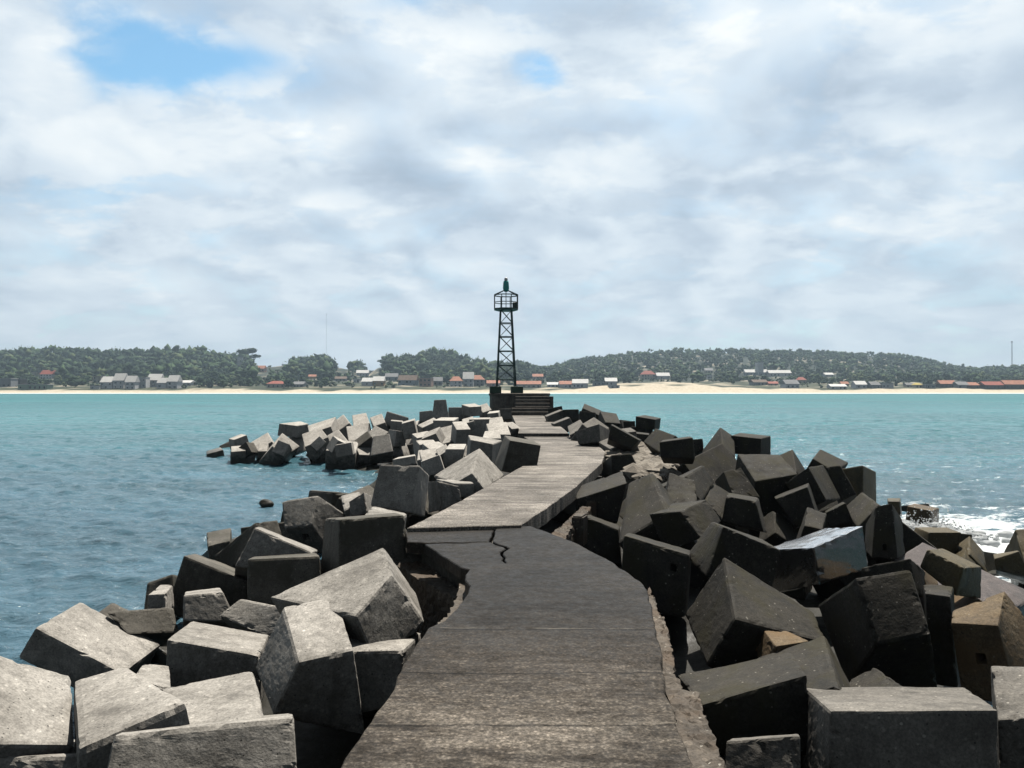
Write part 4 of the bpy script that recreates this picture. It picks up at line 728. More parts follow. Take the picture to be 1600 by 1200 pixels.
slab('walkway', [(-.62, -4), (-.50, 2), (-.38, 4.4), (-.16, 5.8), (-.2, 6.9), (-.55, 7.7), (-1.0, 8.5), (-1.0, 9.0), (.2, 8.9), (.5, 7.9), (.8, 6.3), (.72, 5.4), (.62, 4.2), (.55, 2), (.6, -4)], 1.485, .7, MAT['mid'])
FAR = [(-1.137, 8.318), (-.848, 9.605), (-.46, 11.509), (-.133, 13.294), (.256, 15.332), (.592, 17.751), (.73, 19.912), (.529, 22.67), (.259, 25.7), (1.86, 25.6), (2.403, 23.256), (2.248, 18.48), (1.82, 15.598), (.958, 11.734), (.458, 9.815), (.099, 8.515)]
slab('walkway', [(x * 1.044, y * 1.044) for x, y in FAR], 1.634, .2, M_far)
slab('walkway', [(.20, 25.55), (.256, 27.95), (.162, 32.491), (0, 43.8), (1.739, 43.8), (1.835, 37.975), (1.923, 28.846), (1.891, 25.45)], 1.745, .25, M_far)
# rough foundation ledges
def ledge(outline, z, thick, mat, amp=.022, th_fine=True):
    bm = bmesh.new()
    vs = [bm.verts.new((x, y, z)) for x, y in outline]
    f = bm.faces.new(vs)
    r = bmesh.ops.extrude_face_region(bm, geom=[f])
    for v in r['geom']:
        if isinstance(v, bmesh.types.BMVert): v.co.z -= thick
    bmesh.ops.recalc_face_normals(bm, faces=bm.faces[:])
    bmesh.ops.triangulate(bm, faces=bm.faces[:])
    for _ in range(6):
        le = [e for e in bm.edges if e.calc_length() > (.05 if th_fine else .12)]
        if not le: break
        bmesh.ops.subdivide_edges(bm, edges=le, cuts=1)
        bmesh.ops.triangulate(bm, faces=bm.faces[:])
    for v in bm.verts:
        q = v.co
        v.co = q + Vector((noise.noise(q * 5), noise.noise(q * 5 + Vector((7, 0, 0))), noise.noise(q * 6 + Vector((0, 7, 0))))) * amp + Vector((noise.noise(q * 22), noise.noise(q * 21), noise.noise(q * 24))) * amp * .9
    return bm_mesh('walkway_foundation', bm)
M_ledge = concrete('foundation_rubble', (.16, .135, .108), (.04, .033, .026), fleck=.9, stain=.6, algae=(.11, .075, .048))
for outl, z, th in (
    ([(.74, 2.5), (.82, 3.8), (.88, 4.5), (1.0, 5.5), (1.06, 6.2), (1.17, 6.6), (1.10, 5.4), (.975, 4.6), (.955, 4.34), (1.05, 4.30), (1.0, 3.9), (.96, 3.4), (.93, 2.5)], 1.50, .9),
    ([(-1.20, 8.72), (-1.02, 8.6), (-.52, 7.42), (-.40, 7.0), (-.50, 6.95), (-.62, 7.2), (-.98, 7.85), (-1.25, 8.4)], 1.28, .8),
    ([(-.36, 6.8), (-.34, 6.2), (-.43, 5.7), (-.54, 5.2), (-.60, 4.6), (-.68, 4.62), (-.63, 5.25), (-.50, 5.9), (-.46, 6.5), (-.46, 6.85)], 1.46, .7),
    ([(.16, 8.75), (.5, 9.75), (1.0, 11.66), (1.5, 13.8), (1.62, 13.7), (1.15, 11.6), (.72, 9.9), (.6, 8.7), (.4, 8.4)], 1.36, .7)):
    tag(link('walkway_foundation', ledge(outl, z, th, M_ledge), M_ledge), kind='structure')
# upright kerb stones under the right edge of the far walkway
for (x, y, w, h) in ((.93, 10.55, .30, .42), (1.28, 12.2, .3, .36)):
    bm = bmesh.new(); add_box(bm, (0, 0, 0), (.16, w, h), -.33)
    bmesh.ops.bevel(bm, geom=bm.edges[:], offset=.02, segments=2, affect='EDGES')
    o = link('kerb_stone', bm_mesh('kerb_stone', bm), M_ledge, loc=(x, y, 1.27))
    tag(o, 'brown upright kerb stone under the right edge of the far walkway', 'kerb stone', 'kerb stones under the walkway edge')
# crumbled rubble beside the walkway
rv, rf = [], []
poly = [(2.45, 24.3), (3.2, 25.5), (4.0, 24.3), (3.7, 18.6), (3.3, 15.4), (2.5, 14.3), (2.3, 15.6), (2.45, 20.3)]
def inside(x, y, P):
    c = False
    for i in range(len(P)):
        (x0, y0), (x1, y1) = P[i], P[i - 1]
        if (y0 > y) != (y1 > y) and x < (x1 - x0) * (y - y0) / (y1 - y0) + x0: c = not c
    return c
cnt = 0
while cnt < 620:
    x, y = random.uniform(2.2, 4.1), random.uniform(14.2, 25.6)
    if not inside(x, y, poly): continue
    cnt += 1
    s = random.choice((.05, .07, .1, .1, .16, .24))
    bm = bmesh.new(); bmesh.ops.create_icosphere(bm, subdivisions=1, radius=s)
    off = Vector((x, y, 0)) * 5
    base = len(rv)
    for v in bm.verts:
        q = v.co * (1 + .5 * noise.noise(v.co * 9 + off))
        rv.append((x + q.x * 1.3, y + q.y, 1.5 + random.uniform(-.03, .03) + q.z * .6))
    bm.verts.index_update()
    for f in bm.faces: rf.append([base + v.index for v in f.verts])
    bm.free()
o = link('rubble', mesh('rubble', rv, rf), concrete('rubble_stone', (.32, .285, .235), (.11, .09, .07), fleck=.5)); tag(o, kind='stuff')
M_fill = concrete('rubble_bed', (.30, .265, .215), (.13, .108, .085), fleck=.6)
tag(link('rubble_bed', ledge([(x, y) for x, y in poly], 1.47, .6, M_fill, .04, False), M_fill), kind='structure')

# ------------------------------------------------------------------ beacon base with steps
M_base = concrete('beacon_base_concrete', (.21, .18, .15), (.075, .062, .05), fleck=.2, stain=.8)
base = empty('stepped_platform', (.45, 46.4, 1.6)); tag(base, 'round dark concrete platform with steps carrying the green beacon tower', 'platform')
bm = bmesh.new(); add_lathe(bm, (0, 0, 0), [(1.72, -1.2), (1.80, -.1), (1.80, 1.22), (1.86, 1.24), (1.86, 1.36), (1.82, 1.38)], 28)
link('platform', bm_mesh('platform', bm), M_base, base)
for i in range(4):
    bm = bmesh.new()
    z0 = .62 + i * .19
    add_box(bm, (.75, -1.72 - .92 + i * .26, z0 / 2 + .02), (2.02, .27 if i < 3 else .6, z0)); 
    bmesh.ops.bevel(bm, geom=bm.edges[:], offset=.015, segments=1, affect='EDGES')
    link('step', bm_mesh('step', bm), M_base, base)
for i in range(2):
    bm = bmesh.new()
    z0 = .34 + i * .20
    add_box(bm, (.55, -1.72 - 1.42 + i * .3, z0 / 2 + .01), (2.05, .36, z0))
    bmesh.ops.bevel(bm, geom=bm.edges[:], offset=.015, segments=1, affect='EDGES')
    link('step', bm_mesh('step', bm), M_base, base)
bm = bmesh.new(); add_box(bm, (1.84, -1.9, .55), (.14, 1.5, 1.3)); link('side_wall', bm_mesh('side_wall', bm), M_base, base)

# ------------------------------------------------------------------ beacon tower
M_green = plain('beacon_green_paint', (.006, .036, .034), .5, 0, .5, 6)
M_teal = plain('lantern_teal', (.035, .46, .43), .45, 0, .2, 8)
M_whiteglass = plain('lantern_glass', (.75, .76, .76), .3)
M_pgreen = plain('pedestal_green', (.012, .045, .024), .7, 0, .4, 4)
tw = empty('beacon_tower', (-.36, 46.2, 2.98), math.radians(3)); tag(tw, 'dark green steel lattice beacon tower with railed platform and teal lantern', 'beacon tower')
zb, zt = .40, 5.0
hb, ht = .555, .325
def leg_at(sx, sy, z):
    f = (z - zb) / (zt - zb); h = hb + (ht - hb) * f
    return Vector((sx * h, sy * h, z))
for sx in (-1, 1):
    for sy in (-1, 1):
        bm = bmesh.new(); add_bar(bm, leg_at(sx, sy, zb - .02), leg_at(sx, sy, zt), .095); link('leg', bm_mesh('leg', bm), M_green, tw)
        bm = bmesh.new(); add_box(bm, (sx * (hb + .09), sy * (hb + .05), .2), (.66, .6, .40)); bmesh.ops.bevel(bm, geom=bm.edges[:], offset=.02, segments=1, affect='EDGES'); link('pedestal', bm_mesh('pedestal', bm), M_pgreen, tw)
levels = [.44, .80, 1.66, 2.52, 3.38, 4.2, 4.98]
levels = [.80, 1.66, 2.52, 3.38, 4.2, 4.98]
for k, z in enumerate(levels[:-1]):
    bm = bmesh.new()
    for a, b in (((-1, -1), (1, -1)), ((1, -1), (1, 1)), ((1, 1), (-1, 1)), ((-1, 1), (-1, -1))):
        add_bar(bm, leg_at(*a, z), leg_at(*b, z), .05)
    link('horizontal_brace', bm_mesh('horizontal_brace', bm), M_green, tw)
    z2 = levels[k + 1]
    bm = bmesh.new()
    add_bar(bm, leg_at(-1, -1, z2), leg_at(1, -1, z), .062); add_bar(bm, leg_at(1, 1, z2), leg_at(-1, 1, z), .035)
    add_bar(bm, leg_at(-1, -1, z2), leg_at(-1, 1, z), .035); add_bar(bm, leg_at(1, 1, z2), leg_at(1, -1, z), .035)
    link('diagonal_brace', bm_mesh('diagonal_brace', bm), M_green, tw)
R8 = .77; a8 = math.pi / 8
bm = bmesh.new(); add_lathe(bm, (0, 0, 0), [(.5, 4.93), (R8, 5.0), (R8, 5.09)], 8, a8); link('platform', bm_mesh('platform', bm), M_green, tw)
c8 = [Vector((R8 * .97 * math.cos(a8 + i * math.pi / 4), R8 * .97 * math.sin(a8 + i * math.pi / 4), 0)) for i in range(8)]
for i in range(8):
    bm = bmesh.new(); add_bar(bm, c8[i] + Vector((0, 0, 5.08)), c8[i] + Vector((0, 0, 5.9)), .05); link('railing_post', bm_mesh('railing_post', bm), M_green, tw)
for z, w in ((5.45, .042), (5.88, .055)):
    bm = bmesh.new()
    for i in range(8): add_bar(bm, c8[i] + Vector((0, 0, z)), c8[(i + 1) % 8] + Vector((0, 0, z)), w)
    link('rail', bm_mesh('rail', bm), M_green, tw)
bm = bmesh.new()
for i in (0, 3, 4, 7): add_bar(bm, c8[i] + Vector((0, 0, 5.9)), c8[i] * .2 + Vector((0, 0, 6.17)), .045)
link('roof_bar', bm_mesh('roof_bar', bm), M_green, tw)
bm = bmesh.new(); add_bar(bm, (0, 0, 5.08), (0, 0, 6.2), .045); link('centre_post', bm_mesh('centre_post', bm), M_green, tw)
bm = bmesh.new(); add_box(bm, (.52, -.2, 5.26), (.28, .25, .36)); bmesh.ops.bevel(bm, geom=bm.edges[:], offset=.02, segments=1, affect='EDGES'); link('equipment_box', bm_mesh('equipment_box', bm), M_green, tw)
bm = bmesh.new(); add_lathe(bm, (0, 0, 0), [(.10, 6.1), (.15, 6.16), (.19, 6.3), (.19, 6.36), (.165, 6.66), (.15, 6.74)], 16); lan = link('lantern', bm_mesh('lantern', bm), M_teal, tw, smooth=True)
bm = bmesh.new(); add_lathe(bm, (0, 0, 0), [(.07, 6.74), (.11, 6.79), (.105, 6.9), (.03, 6.97)], 12); link('lamp_dome', bm_mesh('lamp_dome', bm), M_whiteglass, lan, smooth=True)

# ------------------------------------------------------------------ water
def wave_field(x, y, dr):
    z = np.zeros_like(x)
    r = np.random.default_rng(3)
    for i in range(46):
        lam = .42 * (1.10 ** i)
        if lam > 11: lam = r.uniform(.5, 2.5)
        th = math.radians(-97 + r.normal() * 24)        # crests run roughly left to right
        k = 2 * math.pi / lam
        amp = .0068 * lam ** .55 * r.uniform(.5, 1.2)
        if lam > 5: amp *= .5
        ph = r.uniform(0, 6.28)
        att = np.clip((lam / dr - 2.2) / 2, 0, 1)
        c = np.cos(k * (x * math.cos(th) + y * math.sin(th)) + ph + 1.1 * np.sin(x * .17 + i) + .8 * np.sin(y * .11 + 2 * i))
        z += amp * att * (1 - np.abs(c)) ** 1.2 * 2 - amp * att * .72
    return z
rr = np.concatenate([np.geomspace(2.5, 130, 780), np.geomspace(131, 640, 130), np.geomspace(660, 9000, 24)])
th = np.radians(np.linspace(-62, 62, 760))
R_, T_ = np.meshgrid(rr, th, indexing='ij')
WX, WY = R_ * np.sin(T_), R_ * np.cos(T_)
dr = np.maximum(np.gradient(rr)[:, None], R_ * (th[1] - th[0]))
g1 = np.exp(-((WX + 8) / 18) ** 2 - ((WY - 20) / 30) ** 2)
WZ = wave_field(WX, WY, dr) * np.clip(1.15 - R_ / 900, .3, 1)
n0, n1 = R_.shape
I = np.arange(n0 * n1).reshape(n0, n1)
Fw = np.stack([I[:-1, :-1], I[:-1, 1:], I[1:, 1:], I[1:, :-1]], -1).reshape(-1, 4)[:, ::-1]
me = fast_mesh('sea_water', np.stack([WX, WY, WZ], -1).reshape(-1, 3), Fw)
m, t, b = material('sea_water')
g = t.new('ShaderNodeNewGeometry').outputs['Position']
sp = t.new('ShaderNodeSeparateXYZ'); t.l.new(g, sp.inputs[0]); px_, py_ = sp.outputs[0], sp.outputs[1]
dist = t.new('ShaderNodeVectorMath', operation='LENGTH'); t.l.new(g, dist.inputs[0]); d = dist.outputs['Value']
patch = t.noise(t.mapping(g, (.016, .03, 1)), 1, 4, .55)
turb = t.noise(t.mapping(g, (.12, .28, 1)), 1, 5, .6)
fy = t.mapr(t.math('ADD', py_, t.math('MULTIPLY', t.math('SUBTRACT', patch, .5), 30)), 10, 75, 0, 1, True)
near_c = t.mix(t.mapr(turb, .35, .65), (.060, .122, .158), (.078, .170, .232))
far_c = t.mix(t.mapr(patch, .35, .65), (.036, .165, .182), (.032, .205, .218))
c = t.mix(fy, near_c, far_c)
c = t.scale(c, t.mapr(t.noise(t.mapping(g, (.03, .16, 1)), 1, 8, .7), .35, .65, .8, 1.22))
# foam: streaky whitecaps, thicker close to the blocks on the windward side
def zone(cx, cy, sx, sy, amp):
    a = t.math('POWER', t.math('DIVIDE', t.math('SUBTRACT', px_, cx), sx), 2)
    e = t.math('POWER', t.math('DIVIDE', t.math('SUBTRACT', py_, cy), sy), 2)
    return t.math('MULTIPLY', t.math('EXPONENT', t.math('MULTIPLY', t.math('ADD', a, e), -1)), amp)
zn = t.math('ADD', zone(11.5, 16, 3.6, 5.5, .19), t.math('ADD', zone(16, 26, 13, 17, .085), zone(-5.5, 20, 4, 8, .055)))
zn = t.math('ADD', zn, t.math('ADD', zone(8.4, 13.8, 1.6, 3.2, .16), t.math('ADD', zone(9.4, 16.9, 1.3, 1.4, .25), zone(-10.5, 31, 4.5, 1.2, .07))))
fa = t.noise(t.mapping(g, (.55, 1.5, 1)), 1, 7, .72, 1.2)
fb = t.noise(t.mapping(g, (2.2, 5.5, 1)), 1, 5, .7, .8)
zh = t.math('MULTIPLY', sp.outputs[2], .45)
ff = t.math('ADD', t.math('ADD', t.math('MULTIPLY', fa, .7), t.math('MULTIPLY', fb, .3)), t.math('ADD', zn, zh))
foam = t.mapr(ff, .655, .74, 0, 1, True)
fc = t.noise(t.mapping(g, (.05, .22, 1)), 1, 8, .75)
cap = t.math('MULTIPLY', t.mapr(fc, .675, .72, 0, 1, True), t.mapr(d, 25, 70, 0, .8))
foam = t.math('MAXIMUM', foam, cap)
sheen = t.math('MULTIPLY', t.mapr(t.math('ADD', t.math('MULTIPLY', fa, .5), t.math('MULTIPLY', fb, .5)), .52, .64), t.mapr(d, 60, 160, .5, .12))
c = t.mix(sheen, c, (.24, .36, .44))  # pale streaks: foam residue and sky sheen painted into the colour
c = t.mix(foam, c, (.78, .82, .83))
t.put(b, 'Base Color', c)
t.put(b, 'Roughness', t.math('ADD', t.mapr(d, 10, 300, .10, .34), t.math('MULTIPLY', foam, .5)))
b.inputs['IOR'].default_value = 1.33
t.put(b, 'Specular IOR Level', t.mapr(d, 15, 160, .5, .16))
h1 = t.noise(t.mapping(g, (1.6, 4.2, 1)), 1, 6, .65, .6)
h2 = t.noise(t.mapping(g, (.16, .55, 1)), 1, 7, .62, .5)
hh = t.math('ADD', t.math('MULTIPLY', h1, t.mapr(d, 20, 120, .10, 0)), t.math('MULTIPLY', h2, t.mapr(d, 25, 200, .12, .75)))
t.put(b, 'Normal', t.bump(hh, 1.0, 1.0))
sea = link('sea_water', me, m, smooth=True); tag(sea, kind='structure')
# the sea floor under and behind, so nothing is open below
o = link('sea_bed', mesh('sea_bed', [(-9000, -600, -1.9), (9000, -600, -1.9), (9000, 9000, -1.9), (-9000, 9000, -1.9)], [(0, 1, 2, 3)]), plain('sea_bed', (.03, .08, .085), .9)); tag(o, kind='structure')

# splash at the outer block on the right
M_foam, t, b = material('foam')
b.inputs['Base Color'].default_value = (.85, .88, .89, 1); b.inputs['Roughness'].default_value = .6
tl = t.new('ShaderNodeBsdfTranslucent'); tl.inputs[0].default_value = (.9, .93, .94, 1)
mx = t.new('ShaderNodeMixShader'); mx.inputs[0].default_value = .6
t.l.new(b.outputs[0], mx.inputs[1]); t.l.new(tl.outputs[0], mx.inputs[2]); t.l.new(mx.outputs[0], t.n['Material Output'].inputs[0])
sv, sf = [], []
for k in range(800):
    a = random.gauss(0, 1); u_ = abs(random.gauss(0, 1))
    x = 9.25 + a * .45; y = 16.85 + random.gauss(0, .35); z = .02 + u_ * .24 * math.exp(-a * a * .4)
    s = random.choice((.010, .014, .02, .028)) * (1.4 if z < .15 else .8)
    bse = len(sv)
    for q in ((1, 0, 0), (-1, 0, 0), (0, 1, 0), (0, -1, 0), (0, 0, 1), (0, 0, -1)): sv.append((x + q[0] * s * random.uniform(.7, 1.6), y + q[1] * s, z + q[2] * s * random.uniform(.7, 1.6)))
    for f in ((0, 2, 4), (2, 1, 4), (1, 3, 4), (3, 0, 4), (2, 0, 5), (1, 2, 5), (3, 1, 5), (0, 3, 5)): sf.append([bse + i for i in f])
for k in range(150):
    a = random.gauss(0, 1)
    x = 9.2 + a * .5; y = 16.7 + random.gauss(0, .5); hgt = .22 * math.exp(-a * a * .7) * random.uniform(.3, 1.2)
    bm = bmesh.new(); bmesh.ops.create_icosphere(bm, subdivisions=2, radius=1)
    bse = len(sv); s = random.uniform(.05, .15); oo = Vector((k * 3.1, 0, 0))
    for v in bm.verts:
        q = v.co * (1 + .55 * noise.noise(v.co * 2.3 + oo))
        sv.append((x + q.x * s * 1.3, y + q.y * s, hgt * .7 + q.z * s * .7))
    bm.verts.index_update()
    for f in bm.faces: sf.append([bse + v.index for v in f.verts])
    bm.free()
o = link('spray', mesh('spray', sv, sf), M_foam, smooth=True); tag(o, kind='stuff')

# lone rock awash on the left
bm = bmesh.new(); bmesh.ops.create_icosphere(bm, subdivisions=3, radius=.16)
for v in bm.verts: v.co = Vector((v.co.x * 1.3, v.co.y, v.co.z * .8)) * (1 + .35 * noise.noise(v.co * 5))
o = link('rock', bm_mesh('rock', bm), MAT['wet'], loc=(-6.8, 21.2, .05)); tag(o, 'small dark rock awash alone in the water left of the pale blocks', 'rock')

# ------------------------------------------------------------------ far shore: terrain
CAMZ = 3.2
SKY = [(-500, 556), (-150, 549), (0, 547), (60, 544), (100, 543), (150, 546), (200, 549), (240, 545), (300, 544), (340, 549), (380, 553), (420, 559), (450, 556), (500, 556), (550, 563), (575, 572), (590, 560), (620, 553), (680, 547), (705, 549), (740, 562), (770, 566), (800, 565), (860, 568), (900, 561), (950, 554), (1000, 550), (1060, 546), (1150, 547), (1250, 548), (1350, 551), (1400, 554), (1440, 559), (1480, 569), (1520, 575), (1560, 574), (1600, 570), (1700, 566), (2100, 560)]
su = np.array([(a - 800) / 1200 for a, _ in SKY]); sa = np.array([(608.6 - v) / 1200 for _, v in SKY])
def ridge(tn):
    yr = np.interp(tn, [-.3, 0, .08, 1], [1150, 1150, 1420, 1420])
    tree = np.interp(tn, [-.3, 0, .1, 1], [15, 15, 8, 8])
    return yr, CAMZ + np.interp(tn, su, sa) * yr - tree
def ground(x, y):
    tn = x / y
    yr, zr = ridge(tn)
    z = np.interp(y, [570, 585, 598, 612, 628, 640, 1000], [-2.5, -1.5, -.15, 1.3, 3.0, 4.4, 24])
    f = np.clip((y - 760) / (yr - 760), 0, 1); f = f * f * (3 - 2 * f)
    zz = np.interp(y, [640, 760], [4.4, 10.9])
    up = np.where(y > 760, 10.9 + f * (zr - 10.9) , z)
    back = np.clip((y - yr) / 500, 0, 1)
    up = up * (1 - back * .8)
    dune = 3.4 * np.exp(-((tn - .195) / .075) ** 2) * np.exp(-((y - 668) / 30) ** 2)
    return np.where(y > 640, up, z) + dune
gx = np.arange(-1300, 1301, 7.); gy = np.concatenate([np.arange(570, 700, 4.), np.arange(700, 2000, 14.)])
X, Y = np.meshgrid(gx, gy)
nzz = np.array([noise.fractal(Vector((a * .05, b * .05, 3)), 1, 2, 4) for a, b in zip(X.ravel(), Y.ravel())]).reshape(X.shape)
Zg = ground(X, Y) + nzz * np.interp(Y, [598, 625, 700], [.05, .5, 1.2])
I = np.arange(X.size).reshape(X.shape)
Fg = np.stack([I[:-1, :-1], I[:-1, 1:], I[1:, 1:], I[1:, :-1]], -1).reshape(-1, 4)
me = fast_mesh('hills', np.stack([X, Y, Zg], -1).reshape(-1, 3), Fg)
tn = X / Y
sand = np.clip((np.interp(tn, [-.7, -.3, .05, .12, .28, .33, .7], [627, 627, 628, 650, 655, 634, 636]) - Y + nzz * 9) / 5, 0, 1)
sand = np.maximum(sand, np.clip(1.6 * np.exp(-((tn - .195) / .085) ** 2) * np.exp(-((Y - 660) / 26) ** 2) + nzz * 1.9 - .40, 0, 1))
at = me.attributes.new('sand', 'FLOAT', 'POINT'); at.data.foreach_set('value', sand.astype(np.float32).ravel())
m, t, b = material('shore_ground')
g = t.new('ShaderNodeNewGeometry').outputs['Position']
sa_ = t.new('ShaderNodeAttribute', attribute_name='sand').outputs['Fac']
n1 = t.noise(g, .06, 6, .65); n2 = t.noise(g, .35, 4, .6)
grass = t.mix(t.mapr(n1, .40, .68), (.018, .032, .014), (.085, .088, .040))
yg = t.new('ShaderNodeSeparateXYZ'); t.l.new(g, yg.inputs[0])
grass = t.mix(t.mapr(yg.outputs[1], 700, 820), grass, (.009, .019, .008))
sandc = t.mix(t.mapr(n2, .35, .65), (.50, .42, .30), (.66, .58, .45))
spz = t.new('ShaderNodeSeparateXYZ'); t.l.new(g, spz.inputs[0])
sandc = t.mix(t.mapr(spz.outputs[2], .7, .25), sandc, (.86, .86, .84))
t.put(b, 'Base Color', t.mix(sa_, grass, sandc)); b.inputs['Roughness'].default_value = .95
o = link('hills', me, m, smooth=True); tag(o, kind='structure')

# ------------------------------------------------------------------ houses
def ysolve(tn, vb):
    ys_ = np.linspace(626, 1400, 800)
    zz = ground(ys_ * tn, ys_)
    vv = 608.6 - 1200 * (zz - CAMZ) / ys_
    i = np.argmin(np.abs(vv - vb) + ys_ * 1e-5)
    return ys_[i], zz[i]
WALL = {'white': plain('wall_white', (.88, .87, .85), .8, 0, .1, .4), 'grey': plain('wall_grey', (.34, .35, .36), .8, 0, .15, .4), 'bluegrey': plain('wall_bluegrey', (.36, .42, .47), .8, 0, .15, .4), 'cream': plain('wall_cream', (.62, .55, .43), .8, 0, .15, .4),
 'pink': plain('wall_pink', (.58, .36, .28), .8, 0, .15, .4), 'orange': plain('wall_orange', (.62, .38, .18), .8, 0, .15, .4), 'dark': plain('wall_dark', (.07, .06, .055), .8, 0, .2, .4), 'blue': plain('wall_blue', (.05, .12, .36), .7, 0, .15, .4), 'green': plain('wall_green', (.34, .48, .36), .8, 0, .15, .4)}
ROOF = {'red': plain('roof_red_tile', (.33, .08, .05), .8, 0, .3, .6), 'orange': plain('roof_orange_tile', (.42, .17, .10), .8, 0, .3, .6), 'white': plain('roof_white', (.72, .71, .68), .8, 0, .1, .4), 'grey': plain('roof_grey', (.22, .22, .225), .8, 0, .2, .5), 'brown': plain('roof_brown', (.16, .11, .08), .85, 0, .3, .5), 'yellow': plain('roof_thatch_yellow', (.58, .46, .14), .9, 0, .2, .5)}
M_win = plain('window_glass', (.03, .04, .05), .2, 0, .2)
